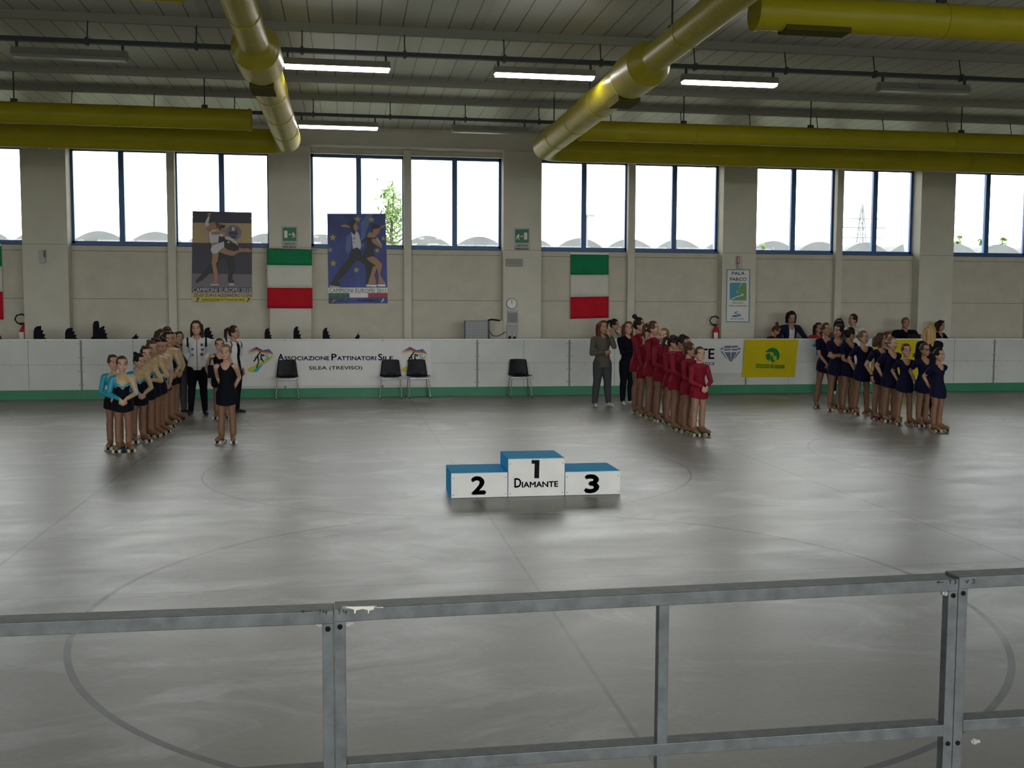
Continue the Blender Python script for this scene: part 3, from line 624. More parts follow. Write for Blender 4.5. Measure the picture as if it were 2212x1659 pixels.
rail_panel(2072, 3420, 1250, 1184, None, 'right galvanised rail panel beyond the double post marked 13', zB + .006, zB + .02, mB + .012, mB + .01)
PAINT = mat('white_paint_drip', (.72, .70, .60), .5); PEN = mat('marker_ink', (.03, .03, .035), .6)
rails_ = [o for o in COL.objects if o.name.startswith('guard_rail')]
tf = lambda p: (600 + p[0] / 3.16, 1200 + p[1] / 3.16)
Yp = YR - .0006
def onrail(name, polys, m, rail, th=.0008):
    g = MB()
    for L_ in polys: g.prism([P(*tf(p), Yp) for p in L_], 'y', Yp - th, Yp + .0004, m)
    o = g.obj(name, rail); o.location = -rail.location; return o
onrail('paint_drip', [[(455, 349), (660, 345), (655, 368), (625, 376), (622, 395), (616, 395), (614, 372), (580, 364), (535, 374), (530, 396), (522, 395), (520, 368), (485, 360)]], PAINT, rails_[1])
g = MB(); zc_ = zA + .0035; g.prism([(P(*tf((440, 330)), Yp)[0], YR + .003), (P(*tf((720, 330)), Yp)[0], YR + .0), (P(*tf((700, 330)), Yp)[0], YR + .022), (P(*tf((560, 330)), Yp)[0], YR + .012), (P(*tf((440, 330)), Yp)[0], YR + .03)], 'z', zc_ - .006, zc_ + .0015, PAINT); o = g.obj('paint_patch', rails_[1]); o.location = -rails_[1].location
def strokes(name, segs, rail, tf_, w=.0028):
    g = MB()
    for L_ in segs:
        for a, b_ in zip(L_[:-1], L_[1:]):
            pa, pb = P(*tf_(a), Yp), P(*tf_(b_), Yp); d = Vector((pb[0] - pa[0], pb[1] - pa[1])); nn = Vector((-d.y, d.x)).normalized() * w / 2
            g.prism([(pa[0] + nn.x, pa[1] + nn.y), (pb[0] + nn.x, pb[1] + nn.y), (pb[0] - nn.x, pb[1] - nn.y), (pa[0] - nn.x, pa[1] - nn.y)], 'y', Yp - .0008, Yp + .0004, PEN)
    o = g.obj(name, rail); o.location = -rail.location
strokes('lettering', [[(228, 380), (160, 382)], [(180, 372), (160, 382), (182, 392)], [(272, 378), (292, 368), (285, 402)], [(318, 368), (308, 386), (336, 388)], [(334, 374), (328, 404)]], rails_[0], tf)
strokes('lettering', [[(408, 376), (425, 368), (418, 400)], [(452, 366), (444, 384), (474, 384)], [(472, 372), (462, 402)]], rails_[1], tf)
tf3 = lambda p: (1400 + p[0] / 2.724, 1180 + p[1] / 2.724)
strokes('lettering', [[(1740, 211), (1700, 212)], [(1714, 205), (1700, 212), (1714, 218)], [(1768, 204), (1782, 198), (1778, 222)], [(1798, 200), (1814, 200), (1806, 208), (1816, 214), (1800, 222)]], rails_[1], tf3)
strokes('lettering', [[(1868, 200), (1878, 216), (1886, 196)], [(1906, 196), (1922, 196), (1914, 205), (1924, 212), (1906, 219)]], rails_[2], tf3)
# bolts through the double posts
for (px, py, L_, lb, ri) in ((696, 1348, -.018, '', 0), (745, 1347, .026, '', 1), (2046, 1281, -.02, '', 1), (2096, 1602, .032, '', 2)):
    c = P(px, py, YR + .012); g = MB(); g.tube((c[0], YR + .012, c[1]), (c[0] + L_, YR + .012, c[1]), .0065, GREYL, 10); g.tube((c[0] + L_ * .2, YR + .012, c[1]), (c[0] + L_ * .6, YR + .012, c[1]), .010, GREYL, 6); o = g.obj('bolt', rails_[ri]); o.location = -rails_[ri].location
#@@WALL
# ================================================================== THINGS ON THE FAR WALL
def flag(x0, x1, ytop, yg, yw, yr, Y, label, rod=None, ripple=.02, yb2=0):
    a = P(x0, yr, Y)[0]; b_ = P(x1, yr, Y)[0]; zs_ = [P((x0 + x1) / 2, y, Y)[1] for y in (ytop, yg, yw, yr)]
    r = root('italian_flag', label, 'flag', ((a + b_) / 2, Y, zs_[3]), group='green white and red flags hung on the wall')
    for nm, z1, z0, m in (('green_stripe', zs_[0], zs_[1], FLG), ('white_stripe', zs_[1], zs_[2], FLW), ('red_stripe', zs_[2], zs_[3], FLR)):
        vs = []; fs = []; NX = 20; NZ_ = 5
        for j in range(NZ_ + 1):
            for i in range(NX + 1):
                u = i / NX; z = z1 + (z0 - z1) * j / NZ_; t = (zs_[0] - z) / (zs_[0] - zs_[3])
                vs.append((a + (b_ - a) * u + .03 * t * math.sin(u * 3), Y - .012 - ripple * t * (1 + math.sin(u * 13 + t * 2)) * .5, z + yb2 * t * u))
        for j in range(NZ_):
            for i in range(NX): k = j * (NX + 1) + i; fs.append((k, k + 1, k + NX + 2, k + NX + 1))
        g = MB(); g.add(vs, fs, m); o = g.obj(nm, r, smooth=True); md = o.modifiers.new('solid', 'SOLIDIFY'); md.thickness = .004
    if rod: g = MB(); g.tube((P(rod[0], ytop, Y)[0], Y - .015, zs_[0] + .01), (P(rod[1], ytop, Y)[0], Y - .015, zs_[0] - .01), .010, mat('rod_wood', (.25, .14, .07), .6), 10); g.obj('hanging_rod', r)
    else: g = MB(); g.box(a, b_, Y - .02, Y, zs_[0] - .01, zs_[0] + .035, WHITE); g.obj('hanging_strip', r)
    rebase(r, ((a + b_) / 2, Y, zs_[3]))
flag(578, 675, 538, 573, 622, 666, YP - .01, 'Italian flag hanging on the pillar between the two skating posters', rod=(568, 686))
flag(1231, 1313, 549, 594, 642, 689, YW - .02, 'Italian flag hanging under the middle right window', ripple=.05, yb2=.03)
flag(-78, 8, 530, 575, 630, 690, YW - .02, 'Italian flag almost wholly cut off by the left edge of the picture')
# emergency exit signs
SGN = mat('sign_green', (.015, .17, .075), .5)
def exit_sign(x0, tfx, label, mirror, ox, oy):
    Y = YP - .002; tf = lambda p: (ox + p[0], oy + p[1])
    a = P(ox - 2, oy + 45, Y); b_ = P(ox + 33, oy - 2, Y)
    r = root('exit_sign', label, 'sign', ((a[0] + b_[0]) / 2, Y, a[1]), group='green emergency exit signs on the pillars')
    g = MB(); g.box(a[0], b_[0], Y - .008, Y, a[1], b_[1], GREYL); g.obj('plate', r)
    Yt = Y - .008; g = MB(); shp(g, [tf(p) for p in ((1, 1), (30, 1), (30, 30), (1, 30))], Yt, SGN, th=.002); g.obj('green_field', r)
    Yt -= .002; m = (lambda x: 31 - x) if mirror else (lambda x: x)
    q_ = lambda L_: [tf((m(x), y)) for x, y in L_]
    g = MB(); shp(g, q_([(4, 8), (11, 8), (11, 23), (4, 23)]), Yt, WHITE, th=.001); shp(g, q_([(13, 16), (16, 13.5), (16, 15.2), (19, 15.2), (19, 16.8), (16, 16.8), (16, 18.5)]), Yt, WHITE, th=.001)
    for L_ in ([(22, 11), (24, 11), (24, 13), (22, 13)], [(21, 13.5), (25.5, 13), (26, 18), (23, 18.5)], [(22, 14), (19.5, 16), (20, 17), (22.5, 15.5)], [(25, 14), (28, 16.5), (27.3, 17.5), (24.5, 15.6)], [(23, 18), (25, 18), (22, 23.5), (20.5, 23)], [(24.5, 17.5), (26.3, 17.5), (28.5, 22.5), (27, 23)]):
        shp(g, q_(L_), Yt, WHITE, th=.001)
    g.obj('pictogram', r)
    textpx('lettering', 'USCITA DI', INK, ox + 4, oy + 34, ox + 27, oy + 38, Y - .008, r, bold=.03); textpx('lettering', 'EMERGENZA', INK, ox + 1, oy + 41, ox + 30, oy + 45, Y - .008, r, bold=.03)
    rebase(r, r.location.copy())
exit_sign(0, 0, 'green emergency exit sign above the flag on the pillar, figure at its right', False, 610, 490.5)
exit_sign(0, 0, 'green emergency exit sign on the middle pillar, figure at its left', True, 1112, 494.5)
# posters
PDK = mat('poster_dark_purple', (.045, .035, .065), .5); PTAN = mat('poster_tan', (.46, .34, .17), .5); PFL = mat('poster_floor_mauve', (.17, .14, .17), .5); SKN = mat('poster_skin', (.40, .20, .11), .5); PWH = mat('poster_white', (.58, .57, .64), .5); PBK = mat('poster_black', (.016, .015, .022), .5)
PCR = mat('poster_cream', (.52, .42, .24), .5); PHB = mat('poster_hair_brown', (.10, .07, .04), .5); PBL = mat('poster_blue', (.03, .05, .24), .5, noise=.55, nscale=1.6, stretch=(1.5, 1, .6)); PST = mat('poster_star_yellow', (.42, .34, .05), .5); PLB = mat('poster_badge', (.20, .19, .27), .5); POR = mat('poster_orange', (.45, .12, .05), .5); PGN = mat('poster_green', (.04, .20, .10), .5); PRD = mat('poster_red', (.36, .02, .06), .5); PNV = mat('poster_navy', (.02, .02, .11), .5); PHI = mat('poster_sky_blue', (.09, .15, .36), .5)
def poster(label, x0, y0, x1, y1, skew=0):
    Y = YW - .006; a = P(x0, y1, Y); b_ = P(x1, y0, Y); r = root('poster', label, 'poster', ((a[0] + b_[0]) / 2, Y, a[1]), group='tall posters of the skating pairs'); return r, Y
def layer(r, nm, L_, tf, Y, k):
    g = MB()
    for m, pts in L_: shp(g, pts, Y - .006 * k, m, tf=tf, th=.006)
    return g.obj(nm, r)
r, Y = poster('poster of a skater in white held by her partner, dated 2010', 415, 458, 546, 655)
tf = lambda p: (390 + p[0] / 6.38, 440 + p[1] / 6.38)
layer(r, 'sheet', [(PDK, [(165, 100), (983, 120), (985, 1360), (155, 1355)])], tf, Y, 0)
layer(r, 'backdrop', [(PTAN, [(172, 262), (980, 272), (982, 545), (165, 538)])], tf, Y, 1)
layer(r, 'floor_band', [(PFL, [(160, 960), (983, 975), (985, 1155), (160, 1150)]), (PCR, [(157, 1222), (988, 1228), (990, 1360), (155, 1352)])], tf, Y, 1)
layer(r, 'yellow_strip', [(YLI, [(215, 1283), (920, 1290), (920, 1345), (215, 1340)])], tf, Y, 2)
layer(r, 'badge', [(PLB, disc(728, 400, 112, 110)), (PLB, disc(728, 400, 90, 88))], tf, Y, 2)
layer(r, 'badge_detail', [(PGN, [(672, 335), (705, 325), (708, 372), (675, 372)]), (PWH, [(708, 325), (745, 325), (745, 372), (708, 372)]), (RDI, [(748, 328), (790, 350), (785, 372), (748, 372)]), (PDK, [(660, 382), (785, 382), (785, 435), (665, 435)]), (PNV, [(685, 445), (775, 445), (760, 475), (700, 475)])], tf, Y, 3)
layer(r, 'man', [(PBK, [(530, 455), (560, 430), (640, 470), (720, 540), (800, 600), (790, 640), (700, 660), (720, 780), (755, 870), (720, 960), (710, 1040), (745, 1075), (738, 1092), (665, 1092), (650, 1040), (665, 930), (640, 800), (600, 720), (540, 780), (450, 900), (360, 1000), (290, 1060), (215, 1098), (205, 1065), (300, 960), (380, 860), (450, 750), (520, 640), (520, 540)]), (PBK, [(528, 300), (560, 290), (612, 295), (618, 322), (580, 340), (545, 375), (527, 350)]), (SKN, [(545, 350), (580, 332), (620, 340), (625, 385), (600, 405), (560, 395)]), (PCR, [(640, 545), (655, 505), (690, 540)]), (GREYL, [(668, 1095), (738, 1095), (740, 1130), (664, 1130)])], tf, Y, 4)
layer(r, 'woman', [(PWH, [(380, 175), (405, 180), (385, 270), (400, 300), (365, 330), (335, 290), (345, 240)]), (SKN, [(360, 320), (400, 300), (420, 350), (430, 400), (400, 400), (365, 355)]), (SKN, [(370, 150), (380, 128), (425, 128), (415, 165), (385, 180)]), (PHB, [(440, 255), (470, 242), (520, 262), (560, 300), (530, 330), (500, 345), (490, 300)]), (SKN, [(410, 290), (440, 255), (475, 265), (495, 320), (480, 355), (440, 350)]),
    (PWH, [(395, 400), (430, 370), (480, 360), (540, 400), (600, 440), (570, 460), (530, 440), (520, 540), (430, 550), (402, 520)]), (SKN, [(430, 385), (500, 380), (560, 405), (540, 425), (420, 428)]), (SKN, [(590, 430), (640, 445), (630, 490), (600, 470)]), (PWH, [(628, 448), (700, 470), (770, 525), (800, 580), (770, 560), (700, 510), (615, 488)]), (SKN, [(420, 548), (500, 530), (510, 560), (430, 590)]),
    (PWH, [(430, 585), (510, 550), (600, 520), (602, 600), (560, 640), (500, 685), (440, 688), (415, 640)]), (SKN, [(540, 640), (600, 600), (660, 640), (740, 655), (800, 640), (810, 600), (850, 618), (930, 612), (978, 640), (975, 670), (900, 665), (800, 670), (740, 715), (690, 718), (600, 690), (530, 665)]), (SKN, [(440, 690), (525, 680), (515, 780), (490, 830), (515, 960), (520, 1060), (510, 1100), (450, 1100), (470, 1040), (450, 930), (430, 820)]), (GREYL, [(415, 1105), (525, 1105), (530, 1128), (412, 1128)])], tf, Y, 5)
for (x, y) in ((170, 185), (974, 202), (170, 380), (974, 393)): g = MB(); shp(g, disc(x, y, 9, 9, 12), Y - .008, WHITE, tf=tf, th=.002); g.obj('eyelet', r)
T_ = lambda nm, s_, m, x0, y0, x1, y1, k, b_=0.01: textpx(nm, s_, m, *tf((x0, y0)), *tf((x1, y1)), Y - .006 * k, r, bold=b_, th=.001)
T_('lettering', 'CAMPIONI EUROPEI 2010', PWH, 168, 1162, 975, 1218, 2, .0); T_('lettering', 'ZEUDI ZUIN E ALESSANDRO CUSIN', PBK, 178, 1240, 980, 1282, 2); T_('lettering', 'ASSOCIAZIONE', PBK, 290, 1306, 540, 1340, 3, .02); T_('lettering', 'PATTINATORI', POR, 552, 1306, 785, 1340, 3, .02); T_('lettering', 'SILE', PST, 800, 1306, 885, 1340, 3, .02)
layer(r, 'logo', [(PBK, [(210, 1292), (262, 1298), (232, 1350), (215, 1352), (235, 1310)]), (PBK, [(915, 1300), (965, 1302), (925, 1352), (905, 1355), (935, 1315)])], tf, Y, 4)
rebase(r, r.location.copy())
r, Y = poster('blue star-covered poster of a skating pair, dated 2011', 706, 461, 838, 656)
tf = lambda p: (690 + p[0] / 6.912, 440 + p[1] / 6.912)
layer(r, 'sheet', [(PBL, [(115, 148), (987, 148), (1020, 1487), (138, 1492)])], tf, Y, 0)
layer(r, 'light_fold', [(PHI, [(620, 280), (720, 160), (800, 150), (700, 400), (660, 640), (600, 700), (620, 480)])], tf, Y, 1)
layer(r, 'light_fold', [(PHI, [(400, 500), (470, 420), (480, 640), (430, 760), (390, 680)])], tf, Y, 1)
layer(r, 'title_band', [(WHITE, [(132, 1253), (1015, 1253), (1017, 1332), (135, 1334)]), (PGN, [(135, 1336), (448, 1336), (448, 1402), (137, 1404)]), (WHITE, [(450, 1336), (726, 1336), (726, 1400), (450, 1402)]), (PRD, [(728, 1336), (1017, 1334), (1018, 1398), (728, 1400)])], tf, Y, 1)
for x, y, q_ in ((570, 232, 60), (778, 240, 52), (200, 505, 58), (158, 690, 44), (205, 890, 58), (552, 990, 52), (862, 700, 46), (955, 520, 40)):
    g = MB(); shp(g, [p for p in star_pts(x, y, q_)], Y - .012, PST, tf=tf, th=.006); g.obj('star', r)
layer(r, 'man', [(PBK, [(445, 300), (470, 262), (520, 245), (545, 265), (540, 330), (500, 350), (530, 430), (535, 470), (505, 460), (475, 400), (455, 350)]), (SKN, [(505, 330), (545, 275), (565, 330), (585, 370), (550, 405), (520, 395)]), (SKN, [(320, 320), (380, 310), (445, 330), (460, 360), (400, 350), (330, 345)]), (PWH, [(475, 420), (500, 450), (530, 470), (550, 405), (590, 450), (615, 560), (622, 640), (600, 680), (560, 660), (530, 680), (500, 670), (490, 560)]), (PBK, [(625, 560), (700, 490), (715, 520), (640, 600)]), (PBK, [(500, 520), (525, 505), (530, 520), (505, 535)]), (PBK, [(505, 575), (525, 570), (520, 590)]), (PBK, [(500, 680), (560, 650), (610, 690), (640, 770), (760, 830), (850, 920), (860, 960), (790, 950), (760, 1080), (715, 1210), (690, 1205), (705, 1060), (690, 920), (570, 845), (500, 900), (400, 1020), (280, 1150), (310, 1235), (160, 1215), (200, 1130), (300, 980), (440, 820), (460, 740)]), (GREYL, [(150, 1220), (310, 1238), (300, 1262), (155, 1245)])], tf, Y, 3)
layer(r, 'woman', [(PBK, [(765, 345), (815, 300), (870, 315), (910, 350), (870, 370), (800, 370)]), (SKN, [(800, 385), (880, 365), (910, 370), (890, 440), (850, 480), (780, 540), (730, 520), (710, 480), (740, 430), (800, 430)]), (SKN, [(905, 345), (975, 310), (985, 330), (915, 375)]), (PBK, [(715, 500), (800, 510), (840, 560), (830, 650), (800, 680), (720, 660), (720, 580)]), (SKN, [(770, 530), (850, 520), (900, 600), (940, 640), (925, 665), (850, 620), (800, 590)]), (PWH, [(850, 490), (900, 560), (940, 630), (905, 600), (860, 540)]), (PBK, [(650, 740), (700, 670), (800, 670), (810, 770), (720, 805), (670, 780)]), (SKN, [(700, 810), (800, 785), (870, 830), (935, 900), (930, 960), (905, 1060), (970, 1170), (985, 1205), (880, 1205), (885, 1080), (860, 960), (820, 1060), (850, 1180), (830, 1205), (720, 1205), (760, 1080), (800, 940), (850, 930), (760, 870)]), (WHITE, [(700, 1208), (860, 1210), (850, 1245), (700, 1235)]), (WHITE, [(868, 1206), (988, 1206), (985, 1238), (870, 1236)])], tf, Y, 4)
T_('lettering', 'CAMPIONI EUROPEI 2011', PBK, 145, 1270, 990, 1325, 2, .0); T_('lettering', 'ZEUDI ZUIN', PWH, 148, 1345, 438, 1396, 2); T_('lettering', 'E ALESSAN', PGN, 458, 1345, 718, 1392, 2); T_('lettering', 'DRO CUSIN', PWH, 735, 1342, 1003, 1390, 2); T_('lettering', 'ASSOCIAZIONE', PWH, 272, 1432, 548, 1466, 2, .02); T_('lettering', 'PATTINATORI', PRD, 562, 1430, 795, 1462, 2, .02); T_('lettering', 'SILE', PST, 808, 1428, 882, 1458, 2, .02)
layer(r, 'logo', [(PST, [(225, 1425), (245, 1435), (200, 1480), (175, 1478)]), (PWH, [(950, 1410), (970, 1428), (935, 1475), (918, 1472)])], tf, Y, 3)
rebase(r, r.location.copy())
# PALA PARCO sign
Y = YP - .002; tf = lambda p: (1500 + p[0] / 5.35, 520 + p[1] / 5.35); SB = mat('sign_blue', (.05, .27, .42), .5); SG = mat('sign_leaf_green', (.14, .30, .08), .5); SF = mat('sign_teal_frame', (.12, .30, .32), .5)
r = root('wall_sign', 'tall white PALA PARCO sign with a tree picture on the pillar', 'sign', (at(1594, 697, Y=Y).x, Y, at(1594, 697, Y=Y).z))
g = MB(); shp(g, [(372, 330), (642, 330), (635, 945), (365, 942)], Y, SF, tf=tf, th=.02); g.obj('frame', r)
g = MB(); shp(g, [(383, 342), (631, 342), (623, 932), (374, 930)], Y - .02, CLOTHW, tf=tf, th=.004); g.obj('sheet', r); Y2s = Y - .024
g = MB(); shp(g, [(420, 484), (545, 484), (520, 525), (510, 560), (487, 575), (490, 600), (560, 622), (490, 640), (440, 665), (410, 688), (407, 500)], Y2s, SB, tf=tf, th=.002)
shp(g, [(552, 486), (590, 484), (602, 498), (600, 692), (425, 690), (480, 655), (570, 632), (565, 612), (530, 612), (500, 600), (492, 575), (515, 545), (530, 520)], Y2s, SG, tf=tf, th=.002); g.obj('picture', r)
g = MB(); shp(g, [(430, 868), (470, 860), (520, 868), (490, 880), (440, 880)], Y2s, NAVYI, tf=tf, th=.002); shp(g, [(455, 840), (470, 820), (520, 812), (490, 828), (480, 840), (530, 848), (542, 862), (525, 878), (505, 866), (500, 855)], Y2s, SB, tf=tf, th=.002); g.obj('logo', r)
T2 = lambda s_, m, x0, y0, x1, y1, b_=.01: textpx('lettering', s_, m, *tf((x0, y0)), *tf((x1, y1)), Y2s, r, bold=b_, th=.002)
T2('PALA', SB, 432, 358, 582, 395, .03); T2('PARCO', SB, 412, 426, 604, 464, .03); T2('PISCINA', SG, 440, 710, 565, 726); T2('PARCO COMUNALE', SG, 398, 744, 608, 762); T2('Servizi Acqua', NAVYI, 418, 892, 570, 914)
rebase(r, r.location.copy())
# small fittings on the pillars
def box_item(name, label, cat, x0, y0, x1, y1, Y, d, m, extra=None, group=None, bevel=.004):
    a = P(x0, y1, Y); b_ = P(x1, y0, Y); c = ((a[0] + b_[0]) / 2, Y, a[1]); r = root(name, label, cat, c, group=group)
    g = MB(); g.box(a[0], b_[0], Y - d, Y, a[1], b_[1], m); g.obj('casing', r, bevel=bevel)
    for nm, px0, py0, px1, py1, mm, dd in extra or []:
        p = P(px0, py1, Y - d); q_ = P(px1, py0, Y - d); g = MB(); g.box(p[0], q_[0], Y - d - dd, Y - d + .001, p[1], q_[1], mm); g.obj(nm, r)
    rebase(r, c); return r
box_item('wall_siren', 'small white alarm sounder with a dark strip on the leftmost pillar', 'alarm', 88, 540, 99, 569, YP, .07, GREYL, [('strip', 94, 541, 98, 556, mat('strip_maroon', (.16, .08, .07), .5), .004)])
box_item('wall_siren', 'small alarm sounder with a red frame above the PALA PARCO sign', 'alarm', 1591, 553, 1601, 581, YP, .08, GREYL, [('red_frame', 1592, 554, 1597.5, 570, RED, .005), ('lens', 1593.5, 556, 1596, 567, GREYL, .007)])
box_item('emergency_lamp', 'grey oblong emergency lamp on the middle pillar below the exit sign', 'lamp', 1093, 559, 1128, 575, YP, .07, mat('lamp_grey', (.26, .25, .22), .4), [('ridge', 1097, 563, 1125, 565, GREYM, .006), ('ridge', 1097, 568, 1125, 570, GREYM, .006)], bevel=.012)
# clock shaped round dial
Y = YP; c = at(1105, 656, Y=Y); r = root('round_dial', 'round pale dial fixed to the middle pillar above the electric box', 'dial', (c.x, Y, c.z))
g = MB(); rr_ = 12 / FPX * Y * 1.0; g.tube((c.x, Y - .045, c.z), (c.x, Y, c.z), rr_, GREYM, 32); g.obj('rim', r, smooth=True)
g = MB(); g.tube((c.x, Y - .048, c.z), (c.x, Y - .04, c.z), rr_ * .86, WHITE, 32); g.obj('face', r)
g = MB(); g.box(c.x - .006, c.x + .006, Y - .053, Y - .049, c.z, c.z + rr_ * .7, INK); g.obj('hand', r); g = MB(); g.box(c.x - rr_ * .55, c.x - rr_ * .2, Y - .053, Y - .049, c.z - .008, c.z + .008, WHITE); g.box(c.x + rr_ * .25, c.x + rr_ * .6, Y - .053, Y - .049, c.z - .012, c.z + .004, WHITE); g.obj('bright_mark', r); rebase(r, (c.x, Y, c.z - rr_))
r = box_item('electric_box', 'grey electric box with a dark window and two sockets on the middle pillar', 'electric box', 1096, 670, 1117, 703, YP, .09, GREYL, [('window', 1098, 675, 1117.5, 697, GREYM, .008)])
r = box_item('socket_panel', 'pair of grey power sockets under the electric box on the pillar', 'socket', 1094, 704, 1116, 732, YP, .06, mat('socket_grey', (.36, .36, .36), .5), [('socket', 1096, 714, 1104, 730, GREYL, .03), ('socket', 1107, 714, 1114, 730, GREYL, .03), ('plug', 1098, 726, 1103, 732, INK, .05), ('plug', 1108.5, 727, 1113, 732, INK, .05)])
# wire mesh panel, board and cable behind the barrier
Y = YP - .45
a = P(1004, 740, Y); b_ = P(1055, 692.5, Y); r = root('mesh_screen', 'grey wire mesh screen standing behind the barrier', 'screen', ((a[0] + b_[0]) / 2, Y, 0))
g = MB(); MSH = mat('mesh_white', (.5, .53, .54), .5)
for x in (a[0], b_[0]): g.box(x - .015, x + .015, Y - .015, Y + .015, 0, b_[1], DARKM)
g.box(a[0], b_[0], Y - .012, Y + .012, b_[1] - .02, b_[1], GREYM); g.obj('frame', r)
g = MB(); nx = 26; z0 = .9
for i in range(nx + 1): x = a[0] + (b_[0] - a[0]) * i / nx; g.box(x - .0035, x + .0035, Y - .002, Y + .002, z0, b_[1], MSH)
z = z0
while z < b_[1]: g.box(a[0], b_[0], Y - .003, Y + .001, z - .0035, z + .0035, MSH); z += .02
g.obj('mesh', r); g = MB(); g.box(a[0], b_[0], Y + .02, Y + .03, z0, b_[1] - .02, mat('mesh_backing', (.12, .135, .14), .7)); g.obj('backing', r); rebase(r, r.location.copy())
box_item('white_board', 'cream board leaning on the wall between the mesh screen and pillar', 'board', 1057, 692, 1086, 745, YP - .02, .03, WALL_M, bevel=.003)
def pz(x, y, Y): v = at(x, y, Y=Y); return (v.x, Y, v.z)
g = MB(); Y = YP - .12; g.path([pz(1054, 700, Y), pz(1057, 716, Y), pz(1065, 725, Y), pz(1075, 726, Y), pz(1084, 722, Y), pz(1092, 717, Y)], .008, INK, 8); g.path([pz(1054, 692, Y), pz(1062, 690, Y), pz(1070, 691, Y), pz(1080, 692.5, Y)], .018, INK, 8); g.path([pz(1054, 692, Y), pz(1055, 712, Y), pz(1058, 740, Y)], .012, INK, 8)
o = g.obj('power_cable', smooth=True); c = at(1070, 726, Y=Y); rebase_mesh(o, c); tag(o, 'black power cable drooping in a loop to the sockets on the pillar', 'cable')
# fire extinguishers on the wall
def extinguisher(px, pyt, label, flip=1):
    Y = YW - .12; c = at(px, 733, Y=Y); zt_ = at(px, pyt, Y=Y).z; s = .17
    r = root('fire_extinguisher', label, 'fire extinguisher', (c.x, Y, zt_ - .85), group='red fire extinguishers on the far wall'); x = c.x
    zb = zt_ - .75
    g = MB(); g.path([(x, Y, zb), (x, Y, zb + .02), (x, Y, zb + .46), (x, Y, zb + .53), (x, Y, zb + .56)], [.07, .085, .085, .05, .025], RED, 24); g.obj('cylinder', r, smooth=True)
    g = MB(); g.box(x - .045 - .03, x + .02, Y - .092, Y - .05, zb + .18, zb + .42, WHITE); g.obj('label_sticker', r)
    g = MB(); g.tube((x, Y, zb + .55), (x, Y, zb + .60), .02, DARKM, 12); g.box(x - .09, x + .03, Y - .015, Y + .015, zb + .60, zb + .62, INK); g.box(x - .08, x + .02, Y - .012, Y + .012, zb + .63, zb + .645, RED); g.obj('valve_handle', r)
    g = MB(); g.path([(x - .02, Y - .03, zb + .58), (x - .12, Y - .03, zb + .62), (x - .17, Y - .03, zb + .70), (x - .13, Y - .03, zb + .79), (x - .02, Y - .03, zb + .82), (x + .07, Y - .03, zb + .76), (x + .1, Y - .04, zb + .66), (x + .1, Y - .05, zb + .5), (x + .1, Y - .05, zb + .25)], [.014] * 7 + [.014, .022], INK, 10); g.obj('hose', r, smooth=True)
    g = MB(); g.box(x - .05, x + .05, Y, YW, zb + .3, zb + .34, DARKM); g.obj('bracket', r)
    rebase(r, (x, Y, zb))
extinguisher(1546, 689, 'red fire extinguisher by the pillar with the PALA PARCO sign'); extinguisher(52, 685, 'red fire extinguisher left of the leftmost pillar')
# jagged black shapes behind the barrier
BC_ = mat('black_foam', (.010, .010, .016), .8)
J = [(0, 1), (0, .45), (.1, .15), (.28, .03), (.55, 0), (.52, .3), (.75, .38), (.62, .6), (.9, .66), (.78, .85), (1.0, 1)]
def jag(x0, x1, yt, label, prof=None, yb=742):
    Y = 23.6; pts = [P(x0 + (x1 - x0) * u, yt + (732 - yt) * v, Y) for u, v in (prof or J)]; zb = P(x0, yb, Y)[1]; n_ = len(pts)
    pl = [(pts[0][0], 0.02)] + pts + [(pts[-1][0], 0.02)]
    c = ((pts[0][0] + pts[-1][0]) / 2, Y, 0); g = MB(); g.prism([(x - c[0], z) for x, z in pl], 'y', -.06, .06, BC_); g.box(pl[0][0] - c[0], pl[-1][0] - c[0], -.25, .25, 0, .02, BC_)
    o = g.obj('black_cutout', bevel=.004); o.location = c; tag(o, label, 'cutout', 'black jagged cutouts behind the barrier')
J2 = [(0, 1), (.14, .82), (.14, .2), (.22, .03), (.38, 0), (.45, .12), (.47, .45), (.58, .38), (.80, .28), (.74, .5), (.86, .52), (.80, .68), (.97, .70), (.9, .84), (1, 1)]
J3 = [(0, 1), (.02, .8), (.3, .55), (.7, 0), (.62, .5), (1, .42), (.85, .8), (.8, 1)]
for a in ((74, 99, 704, 'jagged black cutout in front of the leftmost pillar'), (142, 167, 708, 'jagged black cutout at the right edge of the leftmost pillar'), (197, 232, 693, 'tallest jagged black cutout, with a rounded upright and a spiky side', J2), (286, 299, 721, 'tiny spiky black cutout left of the turquoise skaters', J3), (441, 463, 707, 'jagged black cutout between the white-jacket woman and black-dress girl'), (572, 588, 709, 'jagged black cutout above the left end of the association banner'), (634, 652, 705, 'jagged black cutout under the flag between the posters'), (697, 715, 708, 'jagged black cutout below the blue poster'), (767, 778, 717, 'smallest thin black cutout behind the association banner', J3), (-14, 3, 715, 'black cutout tip cut by the left picture edge')): jag(*a)
